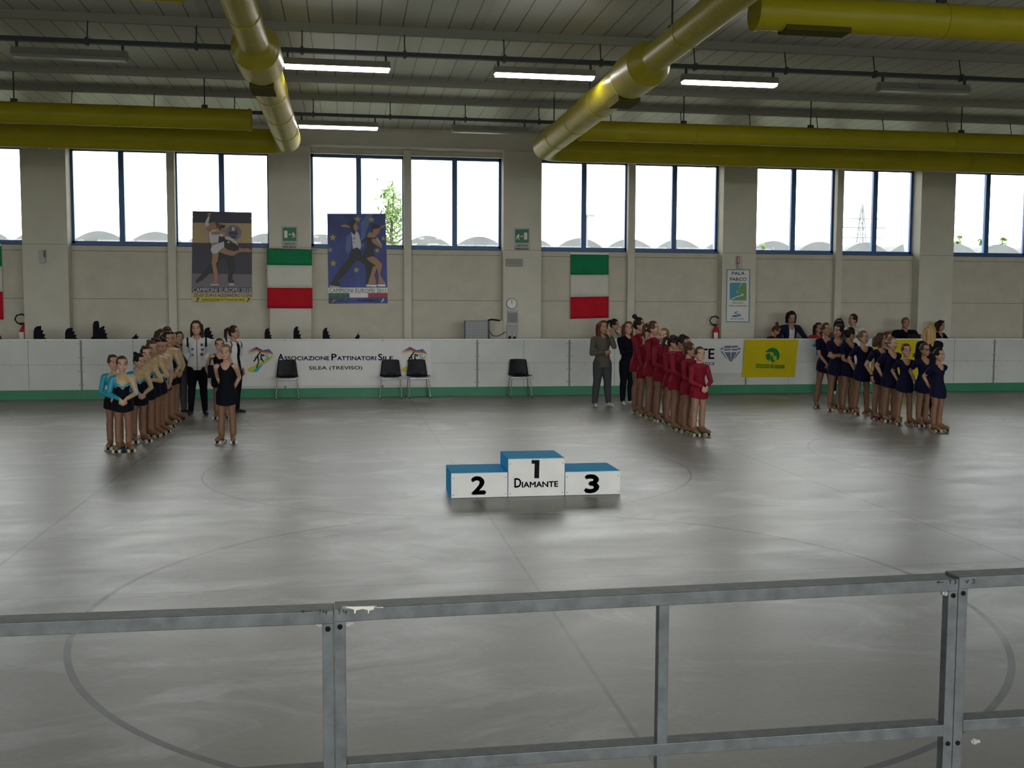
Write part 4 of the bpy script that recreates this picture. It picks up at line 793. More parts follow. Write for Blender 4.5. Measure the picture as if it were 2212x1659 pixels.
# ================================================================== PEOPLE
def skin(nm, c): return mat('skin_' + nm, c, .55, noise=.05, nscale=6)
SK = {'fair': skin('fair', (.50, .29, .20)), 'mid': skin('mid', (.42, .23, .15)), 'tan': skin('tan', (.36, .19, .115))}
TIGHT = mat('tights_tan', (.20, .098, .055), .6, noise=.08, nscale=12); TIGHT2 = mat('tights_pale', (.30, .17, .11), .5, noise=.08, nscale=12)
ILLU = mat('mesh_skin_fabric', (.44, .31, .17), .4, noise=.08, nscale=20)
BLKF = mat('black_fabric', (.005, .0055, .010), .8); TURQ = mat('turquoise_fabric', (.012, .27, .40), .4, noise=.12, nscale=10); REDF = mat('red_dress_fabric', (.19, .008, .022), .72, noise=.15, nscale=10); REDS = mat('red_mesh_sleeve', (.22, .016, .03), .7, noise=.15, nscale=14)
NAVF = mat('navy_dress_fabric', (.007, .008, .028), .8); SILV = mat('silver_trim', (.45, .5, .52), .3, metal=.3); JWH = mat('white_jacket', (.66, .66, .67), .6, noise=.05, nscale=8); OLIV = mat('olive_grey_fabric', (.10, .095, .075), .8); DGREY = mat('dark_grey_fabric', (.06, .062, .065), .8); BEIG = mat('beige_fabric', (.36, .33, .26), .8); MARO = mat('maroon_fabric', (.055, .018, .02), .8); REDT = mat('red_top', (.40, .03, .04), .7)
NVJ = mat('dark_navy_cardigan', (.014, .018, .04), .8); FUR = mat('black_fur', (.010, .010, .012), 1.0, bump=1, bscale=90)
HAIR = {k: mat('hair_' + k, c, .62, spec=.2, noise=.3, nscale=14, stretch=(4, 4, .6)) for k, c in {'black': (.010, .009, .009), 'dark': (.028, .016, .011), 'brown': (.065, .035, .02), 'auburn': (.10, .03, .018), 'light': (.16, .10, .05), 'blond': (.42, .28, .11), 'grey': (.10, .095, .09)}.items()}
EYEW = mat('eye_white', (.36, .33, .30), .4); EYED = mat('eye_iris', (.03, .018, .01), .2); LIP = mat('lips', (.33, .09, .08), .4); BROW = mat('eyebrow_dark', (.04, .025, .018), .8)
BOOT = mat('skate_boot_tan', (.23, .115, .055), .6, noise=.08, nscale=12); SHW = mat('white_shoe', (.6, .58, .54), .5); SHB = mat('black_shoe', (.015, .015, .018), .5); PLATE = mat('skate_plate', (.10, .10, .10), .4, metal=.6)
WHEELS = {k: mat('wheel_' + k, c, .4) for k, c in {'cream': (.50, .47, .36), 'green': (.30, .33, .17), 'orange': (.50, .17, .07), 'purple': (.20, .05, .11), 'blue': (.03, .07, .16), 'white': (.6, .6, .58)}.items()}
def sph_template(nu=12, nv=8):
    g = MB(); g.ball((0, 0, 0), 1, None, nu, nv); return np.array(g.v), g.f
_SV, _SF = sph_template()
class Body:
    def __init__(s): s.v = []; s.f = []; s.n = 0
    def _add(s, v, f): s.v.append(np.asarray(v, float)); s.f += [[a + s.n for a in q] for q in f]; s.n += len(v)
    def ell(s, c, r, rot=None):
        v = _SV * np.array(r); 
        if rot is not None: v = v @ np.array(rot).T
        s._add(v + np.array(c), _SF)
    def cap(s, p, q, r1, r2=None, n=12):
        r2 = r1 if r2 is None else r2; p = np.array(p, float); q = np.array(q, float); d = q - p; L = np.linalg.norm(d)
        if L < 1e-5: return s.ell(p, (r1,) * 3)
        d /= L; a = np.array([0, 0, 1.]) if abs(d[2]) < .9 else np.array([1., 0, 0]); u = np.cross(d, a); u /= np.linalg.norm(u); w = np.cross(d, u)
        vs = [p - d * r1]; rings = []
        for t in (math.pi * .3, math.pi * .5): rings.append((p - d * r1 * math.cos(t), r1 * math.sin(t)))
        for t in (math.pi * .5, math.pi * .3): rings.append((q + d * r2 * math.cos(t), r2 * math.sin(t)))
        for c, r in rings:
            for k in range(n): th = 2 * math.pi * k / n; vs.append(c + (u * math.cos(th) + w * math.sin(th)) * r)
        vs.append(q + d * r2); fs = []; m = len(rings)
        for k in range(n): fs.append((0, 1 + (k + 1) % n, 1 + k)); b = 1 + (m - 1) * n; fs.append((b + k, b + (k + 1) % n, len(vs) - 1))
        for j in range(m - 1):
            for k in range(n): b = 1 + j * n; fs.append((b + k, b + (k + 1) % n, b + n + (k + 1) % n, b + n + k))
        s._add(vs, fs)
    def chain(s, pts, rs):
        for i in range(len(pts) - 1): s.cap(pts[i], pts[i + 1], rs[i], rs[i + 1])
    def loft(s, rings, n=24, M=None, wave=None):
        """rings: (z, rx, ry, cx, cy)"""
        vs = []
        for j, (z, rx, ry, cx, cy) in enumerate(rings):
            for k in range(n):
                t = 2 * math.pi * k / n; dz = 0; m_ = 1
                if wave: dz, m_ = wave(j, t)
                vs.append((cx + rx * m_ * math.cos(t), cy + ry * m_ * math.sin(t), z + dz))
        fs = [tuple(range(n))[::-1]] + [(j * n + k, j * n + (k + 1) % n, (j + 1) * n + (k + 1) % n, (j + 1) * n + k) for j in range(len(rings) - 1) for k in range(n)] + [tuple(range((len(rings) - 1) * n, len(rings) * n))]
        vs = np.array(vs)
        if M is not None: vs = vs @ np.array(M.to_3x3()).T + np.array(M.translation)
        s._add(vs, fs)
    def mesh(s, name, voxel, mats, fn=None, smooth=3, drop=None):
        v = np.concatenate(s.v); me = bpy.data.meshes.new(name + '_raw'); me.from_pydata(v.tolist(), [], s.f)
        bm = bmesh.new(); bm.from_mesh(me); bmesh.ops.recalc_face_normals(bm, faces=bm.faces); bm.to_mesh(me); bm.free()
        o = bpy.data.objects.new('tmp', me); COL.objects.link(o)
        m = o.modifiers.new('r', 'REMESH'); m.mode = 'VOXEL'; m.voxel_size = voxel; m.use_smooth_shade = True
        if smooth: q = o.modifiers.new('s', 'SMOOTH'); q.factor = .5; q.iterations = smooth
        dg = bpy.context.evaluated_depsgraph_get(); me2 = bpy.data.meshes.new_from_object(o.evaluated_get(dg)); me2.name = name
        bpy.data.objects.remove(o); bpy.data.meshes.remove(me)
        me2.materials.clear()
        for x in mats: me2.materials.append(x)
        n_ = len(me2.polygons); c = np.empty(n_ * 3); me2.polygons.foreach_get('center', c); c = c.reshape(-1, 3)
        if drop is not None:
            dd = drop(c)
            if dd.any():
                bm = bmesh.new(); bm.from_mesh(me2); bm.faces.ensure_lookup_table()
                bmesh.ops.delete(bm, geom=[bm.faces[i] for i in np.nonzero(dd)[0]], context='FACES'); bm.to_mesh(me2); bm.free()
                c = c[~dd]; n_ = len(me2.polygons)
        if fn is not None: me2.polygons.foreach_set('material_index', fn(c).astype(np.int32))
        me2.polygons.foreach_set('use_smooth', np.ones(n_, bool)); me2.update()
        return me2
def place(me, name, parent):
    o = bpy.data.objects.new(name, me); COL.objects.link(o); o.parent = parent; return o
A = lambda *a: np.array(a, float)
def ik(sh, wr, L1, L2, hint):
    d = wr - sh; D = np.linalg.norm(d); mx = (L1 + L2) * .995
    if D > mx: wr = sh + d / D * mx; d = wr - sh; D = mx
    D = max(D, abs(L1 - L2) + .01); a = (L1 * L1 - L2 * L2 + D * D) / (2 * D); h = math.sqrt(max(L1 * L1 - a * a, 0)); u = d / D
    hh = hint - u * (hint @ u); hh /= np.linalg.norm(hh) + 1e-9; return sh + u * a + hh * h, wr
def hand(B, wr, d, nrm, S, side, curl=.5):
    """palm + five fingers; d pointing direction, nrm palm normal (fingers curl towards it)"""
    d = d / np.linalg.norm(d); nrm = nrm - d * (nrm @ d); nrm /= np.linalg.norm(nrm) + 1e-9; w = np.cross(d, nrm)
    if side < 0: w = -w     # w points to the thumb side
    pl = .052 * S; pw = .021 * S
    rot = np.stack([w, nrm, d], 1); B.ell(wr + d * pl * .55, (pw * 1.02, .011 * S, pl * .62), rot)
    tips = []
    for i, (o, L) in enumerate(((.8, .92), (.28, 1.0), (-.26, .94), (-.78, .74))):
        b = wr + d * pl * .95 + w * pw * o; r = .0062 * S; Lf = .021 * S * L; pts = [b]; a = curl * .7
        dd = d
        for s_ in range(3):
            dd = d * math.cos(a) + nrm * math.sin(a) + w * o * .10; dd /= np.linalg.norm(dd); pts.append(pts[-1] + dd * Lf * (1, .85, .7)[s_]); a += curl * .9
        B.chain(pts, [r * 1.08, r, r * .95, r * .8])
    b = wr + d * pl * .25 + w * pw * .8; t1 = b + (d * .55 + w * .75 + nrm * .25) * .022 * S; t2 = t1 + (d * .9 + w * .15 + nrm * .35) * .020 * S
    B.chain([b, t1, t2], [.0085 * S, .0072 * S, .0062 * S])
_shared = {}
def shared(key, fn):
    if key not in _shared: _shared[key] = fn()
    return _shared[key]
def wheel_mesh(col):
    def f():
        g = MB(); g.tube((-.015, 0, 0), (.015, 0, 0), .0285, WHEELS[col], 18); g.tube((-.017, 0, 0), (.017, 0, 0), .011, PLATE, 10); return g.mesh('wheel', smooth=True)
    return shared('wheel_' + col, f)
def skate_meshes(fs):
    def f():
        b = Body(); s = fs
        b.cap((0, .045 * s, .24), (0, .035 * s, .12), .043, .040); b.cap((0, .03, .12), (0, .04, .085), .042, .036); b.cap((0, .05, .085), (0, -.04, .082), .032, .034); b.cap((0, -.02, .09), (0, -.115 * s, .078), .036, .030); b.ell((0, -.125 * s, .075), (.034, .03, .022)); b.cap((0, .01, .12), (0, -.06, .09), .035, .028)
        boot = b.mesh('boot', .008, [BOOT], smooth=3, drop=lambda c: c[:, 2] > .262)
        g = MB(); g.box(-.022, .022, -.12 * s, .08, .044, .054, PLATE); g.box(-.030, .030, .04, .08, .048, .060, INK)
        for y in (-.085 * s, .055): g.tube((-.05, y, .0285), (.05, y, .0285), .006, PLATE, 8); g.box(-.012, .012, y - .015, y + .015, .0285, .05, PLATE)
        g.tube((0, -.135 * s, .018), (0, -.12 * s, .05), .012, INK, 10, r2=.010); return boot, g.mesh('plate')
    return shared('skate%.2f' % fs, f)
def add_skate(parent, x, y, ang, wc, wc2, tm):
    boot, plate = skate_meshes(1.0); r = place(boot, 'roller_skate', parent); r.location = (x, y, 0); r.rotation_euler = (0, 0, ang)
    place(plate, 'sole_plate', r)
    for sx_ in (-1, 1):
        for yy, c in ((-.085, wc2), (.055, wc)): w = place(wheel_mesh(c), 'wheel', r); w.location = (sx_ * .040, yy, .0285)
    return r
def shoe_mesh(col):
    def f():
        b = Body(); b.cap((0, .05, .045), (0, -.02, .05), .036, .034); b.cap((0, -.02, .042), (0, -.13, .032), .036, .030); b.cap((0, .035, .05), (0, .035, .10), .036, .034)
        def d(c): return c[:, 2] > .108
        me = b.mesh('shoe', .009, [SHW if col == 'w' else SHB, EYEW], fn=lambda c: (c[:, 2] < .016).astype(int), drop=d); return me
    return shared('shoe' + col, f)
def head_matrix(c, yaw, pitch, roll_=0):
    return Matrix.Translation(Vector(c)) @ Matrix.Rotation(R(yaw), 4, 'Z') @ Matrix.Rotation(R(roll_), 4, 'Y') @ Matrix.Rotation(R(pitch), 4, 'X')
HR = [(.0, .09, -.30, -.10), (.05, .16, -.36, -.02), (.13, .215, -.385, .08), (.22, .255, -.385, .18), (.33, .285, -.38, .29), (.45, .305, -.38, .36), (.56, .32, -.372, .405), (.68, .325, -.372, .42), (.80, .30, -.335, .39), (.89, .235, -.25, .32), (.96, .14, -.13, .22), (1.0, .05, -.02, .12)]
def person(px, py, top, face, label, outfit, pose='front', hair=('bun', 'dark'), group=None, sk='mid', hy=0, hp=0, build=1.0, adult=False, skates=True, wh=('cream', 'cream'), base=None, topx=None, z_off=0, hf=None, spread=0.0, lean=0):
    base = at(px, py, Z=0) if base is None else base
    Ht = at(topx or px, top, Y=base.y).z
    zo = .075 if skates else .012
    if hair[0] in ('bun', 'highbun') : Ht -= .02
    H_ = Ht - zo - z_off; r = root('person', label, 'person', (base.x, base.y, 0), R(face), group)
    hf = (hf or (1 / 6.6 if adult else (1 / 6.5 if H_ > 1.5 else (1 / 6.2 if H_ > 1.32 else 1 / 5.95))))
    hh = H_ * hf; z0 = zo + z_off; chin = z0 + H_ - hh; zsh = chin - hh * .33; hip = z0 + H_ * (.515 if adult or H_ > 1.5 else .50)
    S = H_; W_ = build; male = outfit.get('male', 0)
    swid = S * (.098 + (.012 if adult else .004) + (.014 if male else 0)) * (1 + (W_ - 1) * .5)
    fab = Body()
    def torso(inf, zb, ztop, extra=None):
        cr = hip - .045 * S; R_ = []
        key = [(cr, .070, .055), (hip - .01 * S, .086 * W_, .064 * W_), (hip + .04 * S, .082 * W_, .060 * W_), (hip + .11 * S, .064 * W_, .050 * W_), (hip + .16 * S, .066 * W_, .050 * W_), (zsh - .11 * S, .074 * W_, .057 * W_), (zsh - .06 * S, .080 * W_, .058 * W_), (zsh - .02 * S, .080, .048), (zsh + .012 * S, .05, .036), (zsh + .03 * S, .032, .030)]
        zs_ = [k[0] for k in key]; 
        for z in np.linspace(max(zb, zs_[0]), min(ztop, zs_[-1]), 16):
            rx = np.interp(z, zs_, [k[1] for k in key]); ry = np.interp(z, zs_, [k[2] for k in key]); t = (z - hip) / max(zsh - hip, .01)
            R_.append((z, rx * S + inf, ry * S + inf, 0, lean * S * .05 * max(t, 0)))
        return R_
    ty = lean * S * .05
    hx = .046 * S; legs = {}
    for s_ in (-1, 1):
        fx = s_ * (.052 + spread) * S; legs[s_] = (A(s_ * hx, 0, hip - .015 * S), A((s_ * hx + fx) / 2, -.006 * S, z0 + .285 * S), A(fx, .012 * S, z0 + .05 * S))
    # arms
    L1, L2 = .172 * S, .150 * S; arms = {}
    for s_ in (-1, 1):
        sh = A(s_ * swid, ty, zsh - .022 * S); p = pose if isinstance(pose, str) else pose[0 if s_ < 0 else 1]
        hip_f = hip + .0 * S
        if p == 'front': wr = A(s_ * .028 * S, -.125 * S, hip + .035 * S); hint = A(s_ * 1.0, .5, -.2); d = A(-s_ * .55, -.25, -.8); nn = A(-s_ * .3, .9, -.2); c_ = .8
        elif p == 'frontlow': wr = A(s_ * .03 * S, -.115 * S, hip - .02 * S); hint = A(s_, .5, 0); d = A(-s_ * .35, -.1, -1); nn = A(-s_ * .3, 1, 0); c_ = .7
        elif p == 'back': wr = A(s_ * .05 * S, .10 * S, hip + .01 * S); hint = A(s_ * .5, 1.0, 0); d = A(-s_ * .8, .1, -.5); nn = A(0, -.9, .2); c_ = .6
        elif p == 'side': wr = A(s_ * .135 * S, -.02 * S, hip - .01 * S); hint = A(s_ * .6, .8, 0); d = A(s_ * .02, -.12, -1); nn = A(-s_, 0, 0); c_ = .45
        elif p == 'cross': wr = A(-s_ * .045 * S, -.105 * S, zsh - .155 * S - s_ * .012 * S); hint = A(s_ * .7, -.1, -1.0); d = A(-s_ * 1, -.15, .12); nn = A(0, .9, -.1); c_ = .4
        elif p == 'hold': wr = A(s_ * .02 * S, -.115 * S, hip + .12 * S); hint = A(s_ * 1, .2, -.6); d = A(-s_ * .9, -.1, 0); nn = A(0, .9, 0); c_ = .7
        elif p == 'mouth': wr = A(s_ * .035 * S, -.115 * S, chin - .01 * S); hint = A(s_ * .35, -.2, -1); d = A(-s_ * .3, .2, 1); nn = A(0, 1, .1); c_ = .9
        elif p == 'phone': wr = A(s_ * .07 * S, -.15 * S, zsh - .10 * S); hint = A(s_ * .5, .2, -1); d = A(-s_ * .4, -.5, .6); nn = A(-s_ * .3, .9, .3); c_ = .9
        elif p == 'desk': wr = A(s_ * .10 * S, -.19 * S, hip + .10 * S); hint = A(s_, .6, -.4); d = A(-s_ * .2, -1, -.2); nn = A(0, -.1, -1); c_ = .5
        else: wr = A(s_ * .135 * S, 0, hip); hint = A(s_, 1, 0); d = A(0, 0, -1); nn = A(-s_, 0, 0); c_ = .4
        el, wr = ik(sh, wr, L1, L2, hint); arms[s_] = (sh, el, wr, d, nn, c_)
    # ---------------- body
    b = Body(); b.loft(torso(0, hip - .05 * S, zsh + .03 * S))
    hc = A(0, ty - .012 * S, chin)   # head matrix origin (chin level, neck axis)
    b.cap((0, ty + .012 * S, zsh - .01 * S), (0, ty + .008 * S, chin + hh * .30), .036 * S * (1.15 if male else .92), .030 * S * (1.15 if male else .95))
    for s_ in (-1, 1):
        sh, el, wr, d, nn, c_ = arms[s_]; k = (1.15 if male else .95) * (.5 + .5 * W_)
        b.cap((0, ty, zsh - .005 * S), sh, .034 * S, .033 * S * k); b.chain([sh, sh * .35 + el * .65, el], [.033 * S * k, .027 * S * k, .0225 * S * k]); b.chain([el, el * .65 + wr * .35, wr], [.0235 * S * k, .0225 * S * k, .0155 * S * k]); hand(b, wr, d, nn, S, s_, c_)
        h, kn, an = legs[s_]; kw = (.5 + .5 * W_)
        b.chain([h, h * .5 + kn * .5, kn], [.056 * S * kw, .049 * S * kw, .035 * S * kw]); b.chain([kn, kn * .72 + an * .28 + A(0, .010 * S, 0), an], [.035 * S * kw, .039 * S * kw, (.031 if skates else .024) * S])
        b.cap(an, an + A(0, 0, -.03 * S), .024 * S, .02 * S)
        if not skates: b.cap(an + A(0, 0, -.025 * S), an + A(s_ * .015 * S, -.05 * S, -.03 * S), .018 * S, .013 * S)
    HM = head_matrix(hc, hy, hp) @ Matrix.Scale(hh, 4)
    b.loft([(z, w * 1.07, (bk - fr) / 2, 0, (bk + fr) / 2 + .08) for z, w, fr, bk in HR], 24, HM)
    def hp_(x, y, z): return A(*(HM @ Vector((x, y + .08, z))))
    def hr_(v): return v * hh
    b.cap(hp_(0, -.375, .50), hp_(0, -.44, .335), hr_(.030), hr_(.048)); b.ell(hp_(0, -.37, .315), (hr_(.055), hr_(.05), hr_(.03)))
    HMr = HM.to_3x3().normalized()
    for s_ in (-1, 1): b.ell(hp_(s_ * .315, .04, .43), (hr_(.035), hr_(.08), hr_(.115)), HMr); b.ell(hp_(s_ * .16, -.32, .30), (hr_(.10), hr_(.07), hr_(.10)), HMr)
    b.ell(hp_(0, -.345, .07), (hr_(.08), hr_(.05), hr_(.05)), HMr)
    tm = outfit.get('tights', TIGHT); hands_ = [arms[s_][2] + arms[s_][3] / np.linalg.norm(arms[s_][3]) * .05 * S for s_ in (-1, 1)]; legm = outfit.get('legs_mat', tm)
    els = [(arms[s_][1], arms[s_][2]) for s_ in (-1, 1)]
    def bm_(c):
        m = (c[:, 2] < hip + .02 * S)
        for h_ in hands_: m &= np.linalg.norm(c - h_, axis=1) > .075 * S
        for e_, w_ in els:
            for t in (0, .33, .66, 1): m &= np.linalg.norm(c - (e_ * (1 - t) + w_ * t), axis=1) > .034 * S
        return m.astype(int)
    vox = max(.0068, .0052 * S)
    body = place(b.mesh('body', vox, [SK[sk], legm], bm_, smooth=2), 'body', r)
    # ---------------- face parts
    def small(name, fnb, m):
        g = MB(); fnb(g); o = g.obj(name, r, smooth=True); return o
    for s_ in (-1, 1):
        p = hp_(s_ * .135, -.352, .49); g = MB(); v = np.array(_SV) * A(hr_(.062), hr_(.035), hr_(.034)); v = v @ np.array(HMr).T + p; g.add(v, _SF, EYEW); e = g.obj('eye', r, smooth=True)
        g = MB(); v = np.array(_SV) * A(hr_(.042), hr_(.024), hr_(.036)); v = v @ np.array(HMr).T + hp_(s_ * .13, -.375, .49); g.add(v, _SF, EYED); g.obj('iris', e, smooth=True)
        g = MB(); g.path([hp_(s_ * .075, -.385, .58), hp_(s_ * .14, -.38, .595), hp_(s_ * .21, -.34, .575)], [hr_(.008), hr_(.011), hr_(.006)], BROW if hair[1] != 'blond' else HAIR['light'], 6); g.obj('eyebrow', r, smooth=True)
    g = MB(); v = np.array(_SV) * A(hr_(.10), hr_(.03), hr_(.026)); v = v @ np.array(HMr).T + hp_(0, -.385, .195); g.add(v, _SF, LIP); g.obj('mouth', r, smooth=True)
    # ---------------- hair
    hb = Body(); hs, hcname = hair[0], hair[1]
    def he(x, y, z, a, b_, c): hb.ell(hp_(x, y, z), (hr_(a), hr_(b_), hr_(c)), HMr)
    he(0, .03, .60, .375, .405, .44); he(0, .13, .45, .30, .30, .33)
    if hs == 'bun': he(0, .42, .86, .16, .16, .15); he(0, .30, .72, .2, .2, .2)
    elif hs == 'lowbun': he(0, .50, .55, .16, .15, .16); he(0, .35, .55, .18, .18, .2)
    elif hs == 'highbun': he(0, .32, 1.06, .19, .19, .17)
    elif hs == 'ponytail': hb.chain([hp_(0, .42, .78), hp_(0, .62, .62), hp_(0, .66, .2), hp_(0, .55, -.25)], [hr_(.10), hr_(.14), hr_(.12), hr_(.04)])
    elif hs == 'braid': hb.chain([hp_(.05, .40, .6), hp_(.08, .52, .2), hp_(.10, .48, -.3), hp_(.10, .42, -.7)], [hr_(.10), hr_(.09), hr_(.08), hr_(.05)])
    elif hs in ('long', 'bob'):
        bot = -.55 if hs == 'long' else .05
        for s_ in (-1, 1):
            hb.chain([hp_(s_ * .12, -.18, .97), hp_(s_ * .30, -.14, .72), hp_(s_ * .345, -.04, .35), hp_(s_ * .33, -.02, 0), hp_(s_ * .34, -.05, bot)], [hr_(.07), hr_(.085), hr_(.10), hr_(.12), hr_(.09)])
            hb.chain([hp_(s_ * .2, .28, .6), hp_(s_ * .24, .30, .2), hp_(s_ * .24, .30, bot)], [hr_(.2), hr_(.18), hr_(.12)])
        hb.chain([hp_(0, .34, .6), hp_(0, .40, .1), hp_(0, .38, bot - .05)], [hr_(.22), hr_(.17), hr_(.10)])
    elif hs == 'short': pass
    hb_o = place(hb.mesh('hair', max(.0075, hh * .035), [HAIR[hcname]], smooth=2), 'hair', r)
    # ---------------- clothes
    kind = outfit['kind']
    def sleeves(bd, inf, upto=1.0, sides=(-1, 1)):
        for s_ in sides:
            sh, el, wr, *_ = arms[s_]; k = (.95 if not male else 1.15) * (.5 + .5 * W_)
            bd.cap((0, ty, zsh - .005 * S), sh, .034 * S + inf * .7, .034 * S * k + inf)
            if upto < .5: e2 = sh + (el - sh) * upto * 2; bd.cap(sh, e2, .034 * S * k + inf, .031 * S * k + inf)
            else: bd.chain([sh, sh * .35 + el * .65, el], [.034 * S * k + inf, .028 * S * k + inf, .025 * S * k + inf]); bd.chain([el, el * .1 + wr * .9], [.025 * S * k + inf, .018 * S * k + inf])
    def arm_mask(c, sides=(-1, 1)):
        m = np.zeros(len(c), bool)
        for s_ in sides:
            sh, el, wr, *_ = arms[s_]
            for p0, p1 in ((sh + (el - sh) * .12, el), (el, wr)):
                d_ = p1 - p0; t = np.clip(((c - p0) @ d_) / (d_ @ d_), 0, 1); m |= np.linalg.norm(c - (p0 + t[:, None] * d_), axis=1) < .040 * S
        return m
    if kind == 'dress':
        bd = Body(); inf = .008; bd.loft(torso(inf, hip - .04 * S, zsh + (.03 if outfit.get('high') else .018) * S))
        sk_l = outfit.get('skirt', .075)
        wv = lambda j, t: ((-.035 * S * max(0, -math.sin(t)) if outfit.get('vhem') else .012 * S * math.cos(2 * t)) * (j / 4), 1 + .035 * math.sin(t * 9) * j / 4)
        zt_ = hip + .07 * S; bd.loft([(zt_, .070 * S * W_ + inf, .053 * S * W_ + inf, 0, 0), (hip + .03 * S, .090 * S * W_ + inf, .068 * S * W_ + inf, 0, 0), (hip - .01 * S, .106 * S * W_ + inf, .078 * S * W_ + inf, 0, 0), (hip - .045 * S, .108 * S * W_ + inf, .081 * S * W_ + inf, 0, 0), (hip - .03 * S - sk_l * S, .108 * S * W_ + inf, .085 * S * W_ + inf, 0, 0)], 40, wave=wv)
        sl = outfit.get('sleeve', 0)
        sides = outfit.get('sleeve_sides', (-1, 1))
        if sl: sleeves(bd, .006, sl, (-1, 1))
        else:
            for s_ in (-1, 1): sh = arms[s_][0]; bd.cap((s_ * .3 * swid, ty, zsh - .01 * S), (s_ * .72 * swid, ty, zsh - .015 * S), .030 * S + .004, .028 * S + .004)
        mats = outfit['mats']; nk = outfit.get('neck', 'scoop'); xs_ = .058 * S
        def drop(c):
            x, y, z = c[:, 0], c[:, 1] - ty, c[:, 2]; d_ = z > zsh + (.034 if outfit.get('high') else .03) * S
            if nk == 'scoop': lim = zsh - .055 * S + (np.abs(x) / xs_) ** 2.2 * .075 * S; d_ |= (y < .01 * S) & (z > lim) & (np.abs(x) < xs_ * 1.25); d_ |= (np.abs(x) < .038 * S) & (z > zsh + .0 * S)
            return d_
        def fn(c):
            x, y, z = c[:, 0], c[:, 1], c[:, 2]; m = np.zeros(len(c)); am = arm_mask(c)
            if outfit.get('sweet'):
                # sweetheart bodice with turquoise edge, flesh mesh above, one turquoise sleeve
                ax = np.abs(x) / S; lim = zsh - .115 * S + np.where(ax < .034, ax * .9, .034 * .9 - (ax - .034) * .0) * S + np.where(ax > .034, (ax - .034) * .35, 0) * S
                m[:] = 0; up = z > lim; m[up] = 1; m[(z > lim - .020 * S) & (z < lim + .002 * S) & (y < .03 * S)] = 2; m[(z > lim - .026 * S) & (z < lim - .020 * S) & (y < 0)] = 3
                am1 = arm_mask(c, (-1,)); am2 = arm_mask(c, (1,)); m[am2] = 1; m[am1 | ((x < -.062 * S) & (z > zsh - .13 * S) & (z > lim - .1 * S))] = 2
                m[am1 & (z < hip + .0 * S)] = 2
                # silver band down the bare-look sleeve
                m[am2 & (c[:, 0] > arms[1][1][0] - .0 * S) & (z < zsh - .08 * S)] = 3
            elif len(mats) > 1:
                m[am] = 1
                if nk == 'high': lim = zsh - .03 * S + np.maximum(0, np.abs(x) / S - .01) * .4 * S; m[(z > lim)] = 1
            return m
        place(bd.mesh('dress', vox * 1.05, mats, fn, smooth=2, drop=drop), 'dress', r)
    if kind in ('jacket', 'tshirt'):
        bd = Body(); inf = outfit.get('inf', .02); low = outfit.get('low', -.02)
        bd.loft(torso(inf, hip - .04 * S, zsh + .02 * S)); bd.loft([(hip + .1 * S, .07 * S * W_ + inf, .054 * S * W_ + inf, 0, 0), (hip + low * S, .094 * S * W_ + inf, .070 * S * W_ + inf, 0, 0)], 24)
        sleeves(bd, outfit.get('sinf', .012), outfit.get('sleeve', 1.0))
        if outfit.get('collar'): bd.loft([(zsh, .055 * S, .045 * S, 0, ty), (zsh + .045 * S, .045 * S, .042 * S, 0, ty + .005 * S)], 20)
        mats = outfit['mats']; op = outfit.get('open', 0)
        def drop(c):
            x, y, z = c[:, 0], c[:, 1] - ty, c[:, 2]; d_ = z > zsh + (.05 if outfit.get('collar') else .03) * S
            d_ |= (y < 0) & (np.abs(x) < .03 * S * (1 if not outfit.get('vneck') else 1.3)) & (z > zsh - (.012 if not outfit.get('vneck') else .05) * S + np.abs(x) * .8)
            return d_
        def fn(c):
            m = np.zeros(len(c)); x, y, z = c[:, 0], c[:, 1], c[:, 2]
            if op: m[(y < 0) & (np.abs(x) < op * S) & ~arm_mask(c)] = 1
            if outfit.get('zip'): m[(y < 0) & (np.abs(x) < .006) & (z < zsh)] = 1; m[(np.abs(np.abs(x) - swid * .85) < .012 * S) & (z > zsh - .09 * S) & (y < .01)] = 1
            return m
        jk = place(bd.mesh('jacket' if kind == 'jacket' else 'shirt', vox * 1.2, mats, fn, smooth=2, drop=drop), 'jacket' if kind == 'jacket' else 'shirt', r)
        if outfit.get('patches'):
            for (x, z, rr_) in ((-.045, zsh - .10 * S, .022), (.050, zsh - .055 * S, .026), (.055, zsh - .105 * S, .026), (.050, zsh - .155 * S, .030), (-.045, zsh - .16 * S, .018)):
                g = MB(); v = np.array(_SV) * A(rr_, .005, rr_) + A(x * S, -.0585 * S - .018, z); g.add(v, _SF, mat('patch_grey', (.07, .06, .10), .6)); g.obj('patch', jk)
    if outfit.get('pants'):
        bd = Body(); pi = outfit.get('pinf', .008)
        bd.loft([(hip + .05 * S, .082 * S * W_ + pi, .06 * S * W_ + pi, 0, 0), (hip - .01 * S, .088 * S * W_ + pi, .066 * S * W_ + pi, 0, 0), (hip - .055 * S, .076 * S * W_ + pi, .058 * S + pi, 0, 0)], 24)
        for s_ in (-1, 1):
            h, kn, an = legs[s_]; bd.chain([h, h * .5 + kn * .5, kn], [.062 * S * W_ + pi, .052 * S + pi, .038 * S + pi]); bd.chain([kn, kn * .7 + an * .3 + A(0, .01 * S, 0), an + A(0, 0, .0)], [.038 * S + pi, .037 * S + pi, .026 * S + pi])
        place(bd.mesh('trousers', vox * 1.3, [outfit['pants']], smooth=2), 'trousers', r)
    # ---------------- footwear
    for s_ in (-1, 1):
        an = legs[s_][2]; toe = s_ * R(14)
        if skates: add_skate(r, an[0], an[1] - .035, toe, wh[0], wh[1], tm)
        else: o = place(shoe_mesh(outfit.get('shoe', 'b')), 'shoe', r); o.location = (an[0], an[1] - .02, z_off); o.rotation_euler = (0, 0, toe)
    return r, (arms, S, hip, zsh, HM)
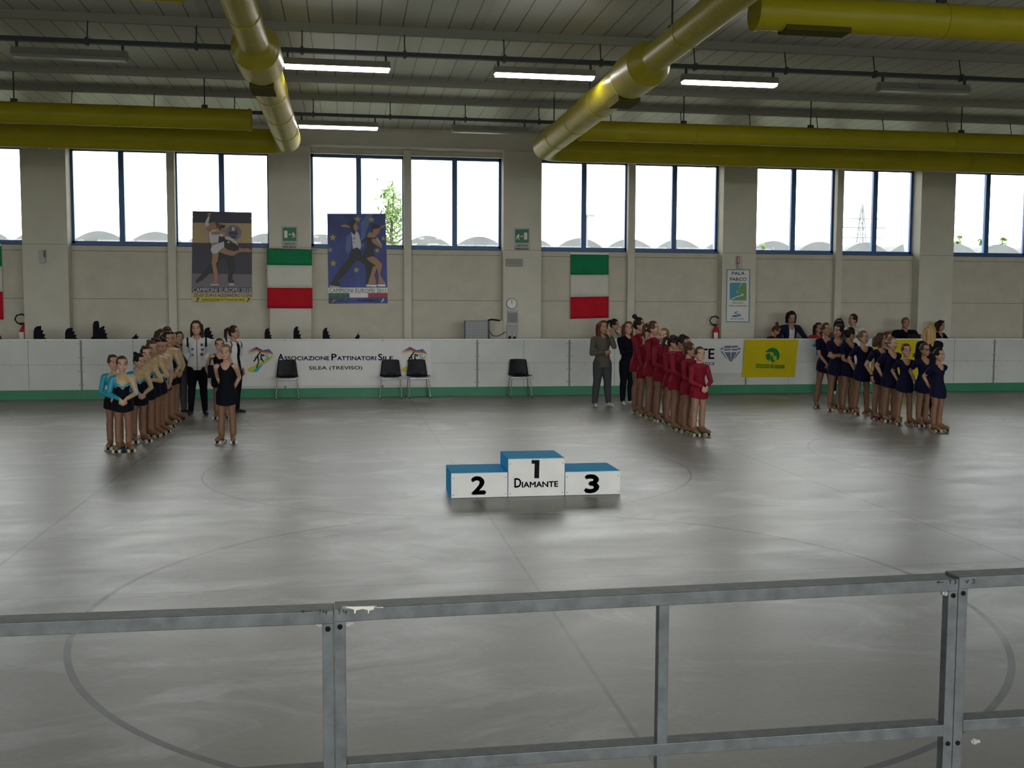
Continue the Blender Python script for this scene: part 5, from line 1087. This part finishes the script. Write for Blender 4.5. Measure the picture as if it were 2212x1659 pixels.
O_BT = dict(kind='dress', mats=[BLKF, ILLU, TURQ, SILV], sleeve=1.0, high=1, neck='none', sweet=1)
O_RED = dict(kind='dress', mats=[REDF, REDS], sleeve=1.0, high=1, neck='high')
O_NAVY = dict(kind='dress', mats=[NAVF], sleeve=.28, skirt=.07, vhem=1)
O_BLK = dict(kind='dress', mats=[BLKF], sleeve=0, skirt=.085, vhem=1)
GB = 'skaters in black and turquoise dresses'; GR = 'skaters in red dresses'; GN = 'skaters in navy dresses'
# left group
L = [(250, 971, 763, 14, 'girl at the left end of the turquoise line showing a bright blue sleeve', 'front', ('bun', 'brown'), 'fair', 20, 0, ('cream', 'cream')),
 (268, 977, 769, 12, 'front girl of the turquoise line with blue toe stops, hands joined', 'front', ('lowbun', 'brown'), 'fair', 8, 5, ('blue', 'cream')),
 (301, 957, 760, 30, 'girl in turquoise and black directly right of the front girl, dark bun lowered', 'front', ('bun', 'black'), 'fair', 30, 18, ('cream', 'white')),
 (318, 947, 745, 35, 'girl in turquoise and black touching her hands, fourth from the front of the left line', 'hold', ('bun', 'dark'), 'fair', -5, 6, ('white', 'cream')),
 (330, 943, 733, 40, 'girl in turquoise and black with arms folded low, middle of the left line', 'hold', ('bun', 'brown'), 'mid', 0, 10, ('purple', 'cream')),
 (341, 937, 729, 40, 'girl with a turquoise pointed neckline looking down right in the left line', 'cross', ('bun', 'dark'), 'mid', 15, 12, ('cream', 'white')),
 (352, 925, 727, 45, 'dark-haired girl bowing her head in the left line', 'frontlow', ('bun', 'black'), 'mid', -10, 22, ('white', 'cream')),
 (364, 914, 716, 40, 'tall girl near the far end of the left line, clasped hands seen', 'front', ('lowbun', 'dark'), 'mid', 10, 8, ('cream', 'cream')),
 (374, 908, 714, 50, 'last girl at the far end of the turquoise line, side-on', 'front', ('highbun', 'black'), 'mid', 10, 0, ('purple', 'purple'))]
for px, py, tp, fc, lb, ps, hr, sk_, hy, hp, wh in L: person(px, py, tp, fc, lb, O_BT, ps, hr, GB, sk_, hy, hp, wh=wh, spread=.006)
person(349, 886, 710, 20, 'brown-haired adult in grey top behind the far end of the turquoise line', dict(kind='jacket', mats=[DGREY], pants=BLKF), 'side', ('bob', 'brown'), sk='mid', hy=25, hp=20, adult=True, skates=False)
person(363, 880, 704, 10, 'reddish-haired adult with lowered head standing farthest back on the left', dict(kind='jacket', mats=[MARO], pants=BLKF), 'side', ('short', 'auburn'), sk='mid', hy=10, hp=30, adult=True, skates=False)
person(388, 894, 716, 50, 'dark-haired adult in grey trousers half hidden behind the turquoise line end', dict(kind='jacket', mats=[mat('brown_patterned_jacket', (.07, .05, .04), .8, noise=.5, nscale=30)], pants=DGREY, pinf=.012), 'side', ('long', 'dark'), sk='mid', hy=-10, adult=True, skates=False, spread=.03)
person(428, 897, 692, 8, 'woman in white sports jacket with round patches and black trousers', dict(kind='jacket', mats=[JWH, BLKF], pants=BLKF, pinf=.004, collar=1, zip=1, patches=1, low=.0, inf=.018, sinf=.014), 'back', ('long', 'dark'), sk='fair', hy=-12, hp=6, adult=True, skates=False, topx=417, spread=.02)
person(491, 958, 744, -5, 'fair girl in a plain black dress standing apart, hands behind back', O_BLK, 'back', ('lowbun', 'light'), None, 'fair', hy=-8, wh=('cream', 'white'), spread=.012)
person(477, 905, 731, 10, 'girl mostly hidden behind the black-dress girl', O_BLK, 'side', ('lowbun', 'dark'), None, 'fair', hy=0, wh=('white', 'white'))
person(508, 893, 703, 60, 'young woman in white and black jacket looking right behind the black-dress girl', dict(kind='jacket', mats=[JWH, BLKF], pants=BLKF, zip=1, inf=.016, open=.025), 'side', ('ponytail', 'dark'), sk='mid', hy=15, adult=True, skates=False, )
# red group
Q = [(1378, 893, 683, 45, 'tallest girl in red with a dark high bun ending the red line', 'cross', ('highbun', 'black'), 'mid', 20, 0, ('cream', 'cream'), 1.03),
 (1392, 899, 712, 20, 'girl in red looking at the camera between two taller girls', 'frontlow', ('lowbun', 'black'), 'fair', -25, 0, ('green', 'cream'), 1.0),
 (1408, 905, 693, 45, 'tall girl in red with light brown hair looking right', 'front', ('ponytail', 'brown'), 'fair', 15, 0, ('cream', 'green'), 1.08),
 (1429, 912, 709, 20, 'girl in red in profile looking left, hair combed flat', 'front', ('lowbun', 'light'), 'fair', -65, 0, ('cream', 'white'), 1.0),
 (1449, 919, 724, 30, 'girl in red with a dark hanging ponytail, middle of the red line', 'front', ('ponytail', 'dark'), 'mid', 35, 10, ('green', 'green'), 1.0),
 (1463, 930, 722, 35, 'black-haired girl in red with downturned face', 'front', ('lowbun', 'black'), 'tan', 20, 25, ('green', 'cream'), 1.08),
 (1479, 918, 726, 30, 'dark-haired girl in red mostly hidden behind two smaller ones', 'side', ('lowbun', 'black'), 'mid', 30, 0, ('cream', 'cream'), 1.0),
 (1486, 936, 737, 35, 'light-brown-haired girl in red directly behind the front girl', 'front', ('bun', 'brown'), 'fair', 30, 5, ('cream', 'green'), 1.0),
 (1508, 942, 749, 15, 'smallest girl in red at the front of the red line, hands crossed low', 'front', ('lowbun', 'brown'), 'fair', -5, 0, ('green', 'cream'), 1.0)]
for i, (px, py, tp, fc, lb, ps, hr, sk_, hy, hp, wh, bl) in enumerate(Q): person(px, py, tp, fc, lb, dict(O_RED, tights=TIGHT2 if i == 8 else TIGHT), ps, hr, GR, sk_, hy, hp, bl, wh=wh, spread=.008)
person(1300, 878, 692, 10, 'woman in olive jacket and grey trousers holding a hand to her mouth', dict(kind='jacket', mats=[OLIV, DGREY], pants=DGREY, pinf=.014, low=-.06, inf=.024, sinf=.014, shoe='w', open=.0), ('hold', 'mouth'), ('long', 'auburn'), sk='mid', hy=8, adult=True, skates=False, topx=1304, spread=.035)
person(1354, 874, 694, 10, 'red-haired girl in black with white sneakers beside the tallest red skater', dict(kind='jacket', mats=[BLKF], pants=BLKF, inf=.012, shoe='w'), ('cross', 'side'), ('long', 'auburn'), sk='fair', hy=-5, adult=True, skates=False, topx=1357, build=.9)
# navy group
N = [(1780, 881, 697, 0, 'first girl from the left of the navy line, arms hanging to her front', 'frontlow', ('lowbun', 'brown'), 'mid', 15, 0, ('cream', 'green'), .95, .05),
 (1805, 888, 699, -10, 'girl in navy with folded arms and dark bun turned left', 'cross', ('bun', 'black'), 'tan', -60, 0, ('orange', 'cream'), .98, .02),
 (1830, 890, 707, 20, 'black-haired girl in navy with a shiny hair clip, face turned away', 'front', ('lowbun', 'black'), 'tan', 70, 10, ('orange', 'cream'), 1.0, .02),
 (1860, 896, 714, 5, 'pale-faced girl in navy smiling right, fourth along the navy line', 'back', ('lowbun', 'light'), 'fair', 20, 0, ('orange', 'cream'), 1.02, .03),
 (1897, 906, 719, 15, 'brown-haired girl in navy half hidden, purple skate wheels and a black wristband', 'side', ('bob', 'brown'), 'mid', 45, 0, ('purple', 'purple'), .95, .0),
 (1910, 902, 717, 25, 'girl in navy farthest behind the sturdier one, only hair and brow showing', 'side', ('lowbun', 'auburn'), 'mid', 20, 0, ('cream', 'cream'), .95, .0),
 (1921, 912, 727, 10, 'sturdier girl in navy with a white headband, arms behind', 'back', ('lowbun', 'light'), 'fair', 15, 0, ('orange', 'white'), 1.12, .02),
 (1952, 918, 740, -5, 'small girl in navy before the yellow banner with legs apart', 'back', ('bun', 'brown'), 'mid', 0, 0, ('orange', 'green'), .98, .03),
 (1992, 922, 741, 5, 'girl in navy wearing glasses, second from the right end', 'back', ('lowbun', 'brown'), 'tan', 5, 0, ('orange', 'cream'), 1.05, .0),
 (2023, 933, 752, 15, 'smallest black-haired girl in navy at the right end of the line', 'back', ('lowbun', 'black'), 'mid', 10, 0, ('orange', 'green'), .98, .0)]
for px, py, tp, fc, lb, ps, hr, sk_, hy, hp, wh, bl, spd in N:
    r_, inf_ = person(px, py, tp, fc, lb, O_NAVY, ps, hr, GN, sk_, hy, hp, bl, wh=wh, spread=spd)
    HM = inf_[4]
    if 'wristband' in lb:
        arms_ = inf_[0]; w_ = arms_[-1][2]; g = MB(); d_ = arms_[-1][3] / np.linalg.norm(arms_[-1][3]); g.tube(w_ - d_ * .01, w_ + d_ * .015, .030, INK, 14); g.obj('wristband', r_)
    if 'headband' in lb:
        g = MB(); g.path([HM @ Vector((.34 * math.cos(t), .13 + .40 * math.sin(t) - .02, .62 + .36 * 0)) for t in np.linspace(R(-75), R(255), 20)], .008, SILV, 6); g.obj('headband', r_)
        rebase_ = None
    if 'glasses' in lb:
        g = MB()
        for s_ in (-1, 1): g.path([HM @ Vector((s_ * .14 + .095 * math.cos(t), -.355, .485 + .07 * math.sin(t))) for t in np.linspace(0, 6.28, 14)], .0025, INK, 5); g.path([HM @ Vector((s_ * .235, -.33, .5)), HM @ Vector((s_ * .345, .06, .49))], .0025, INK, 5)
        g.path([HM @ Vector((-.045, -.36, .5)), HM @ Vector((.045, -.36, .5))], .0025, INK, 5); g.obj('glasses', r_)
person(2003, 902, 700, 180, 'blonde long-haired woman in a black furry top seen from behind the navy line', dict(kind='jacket', mats=[FUR], pants=BLKF, inf=.035, sinf=.02, low=.02), 'cross', ('long', 'blond'), sk='fair', hy=-40, adult=True, skates=False, topx=2004)
person(1808, 853, 688, 160, 'woman with long black hair by the barrier behind the navy skaters', dict(kind='jacket', mats=[DGREY], pants=BLKF, inf=.014, shoe='w'), 'side', ('long', 'black'), sk='mid', hy=0, adult=True, skates=False, topx=1808, spread=-.01)
# officials behind the barrier
def official(px, top, Y, face, label, outfit, **k):
    c = at(px, 700, Y=Y); b_ = Vector((c.x, Y, 0)); return person(px, 0, top, face, label, outfit, base=b_, adult=True, skates=False, **k)
official(1665, 699, 23.72, 30, 'maroon-clad person bent over the table with hair pinned up', dict(kind='jacket', mats=[MARO], pants=BLKF, inf=.03), pose='desk', hair=('highbun', 'auburn'), hy=35, hp=35, lean=-1)
official(1707, 671, 24.02, 0, 'woman standing in a dark navy cardigan over a white top, dark bob', dict(kind='jacket', mats=[NVJ, JWH], pants=BLKF, inf=.022, open=.036, vneck=1), pose=('desk', 'desk'), hair=('bob', 'black'), hy=-8, hp=28)
official(1767, 697, 23.75, 5, 'girl in a red top with long dark hair behind the barrier', dict(kind='tshirt', mats=[REDT], pants=BLKF, inf=.014), pose='desk', hair=('long', 'dark'), hy=-5, hp=6)
official(1842, 678, 24.0, -60, 'man in a white shirt with short dark hair turned to the left', dict(kind='tshirt', mats=[JWH], pants=BLKF, male=1, inf=.03, sleeve=1), pose='desk', hair=('short', 'dark'), hy=-20, build=1.2)
official(1955, 686, 23.95, 0, 'grey-haired man in a black T-shirt behind a laptop', dict(kind='tshirt', mats=[BLKF], pants=BLKF, male=1, inf=.02, sleeve=.45), pose='desk', hair=('short', 'grey'), sk='tan', hy=-5, hp=8, build=1.25)
official(2029, 692, 23.85, 25, 'dark-haired woman in a black cardigan with pink blouse in front of the pillar', dict(kind='jacket', mats=[BLKF, mat('pink_blouse', (.38, .16, .15), .7)], pants=BLKF, inf=.012, open=.02, vneck=1), pose='desk', hair=('bob', 'dark'), sk='mid', hy=15, hp=12, build=.9)
official(1325, 689, 23.6, 50, 'woman in a beige jacket with hand at her chin behind the barrier', dict(kind='jacket', mats=[BEIG], pants=BLKF, inf=.026, collar=1), pose=('cross', 'mouth'), hair=('ponytail', 'black'), hy=10, hp=10)
# judges' table with laptop behind the barrier
xa = at(1650, 735, Y=23.3).x; xb = at(2060, 735, Y=23.3).x
r = root('folding_table', 'long table behind the barrier carrying the laptop, hidden below the barrier top', 'table', ((xa + xb) / 2, 23.3, 0)); TBL = mat('table_top', (.3, .3, .3), .5)
g = MB(); g.box(xa, xb, 23.02, 23.40, 1.05, 1.08, TBL); g.obj('tabletop', r)
for x in (xa + .1, xb - .1):
    for y in (23.05, 23.37): g = MB(); g.tube((x, y, 0), (x, y, 1.05), .018, GREYM, 10); g.obj('leg', r)
rebase(r, ((xa + xb) / 2, 23.3, 0))
a = P(1958, 733, 23.25); b_ = P(1986, 722, 23.25)
r = root('laptop', 'open black laptop on the table in front of the grey-haired man', 'laptop', ((a[0] + b_[0]) / 2, 23.25, 1.08))
g = MB(); g.box(a[0], b_[0], 23.22, 23.42, 1.08, 1.095, BLK); g.obj('keyboard_base', r, bevel=.003)
g = MB(); z1 = b_[1]; g.prism([(23.22, 1.095), (23.235, 1.095), (23.195, z1), (23.18, z1)], 'x', a[0], b_[0], BLK); g.obj('screen_lid', r); rebase(r, ((a[0] + b_[0]) / 2, 23.3, 1.08))
# handbag beside the black-dress girl
c = at(462, 800, Y=at(477, 905, Z=0).y - .25); g = MB(); g.box(-.10, .08, -.05, .05, -.13, .09, BLKF); g.path([(-.07, 0, .08), (-.06, 0, .2), (.03, 0, .22), (.06, 0, .08)], .008, BLKF, 8)
o = g.obj('shoulder_bag', bevel=.01); o.location = c; tag(o, 'black bag hanging at the elbow of the hidden girl left of the black-dress girl', 'bag')
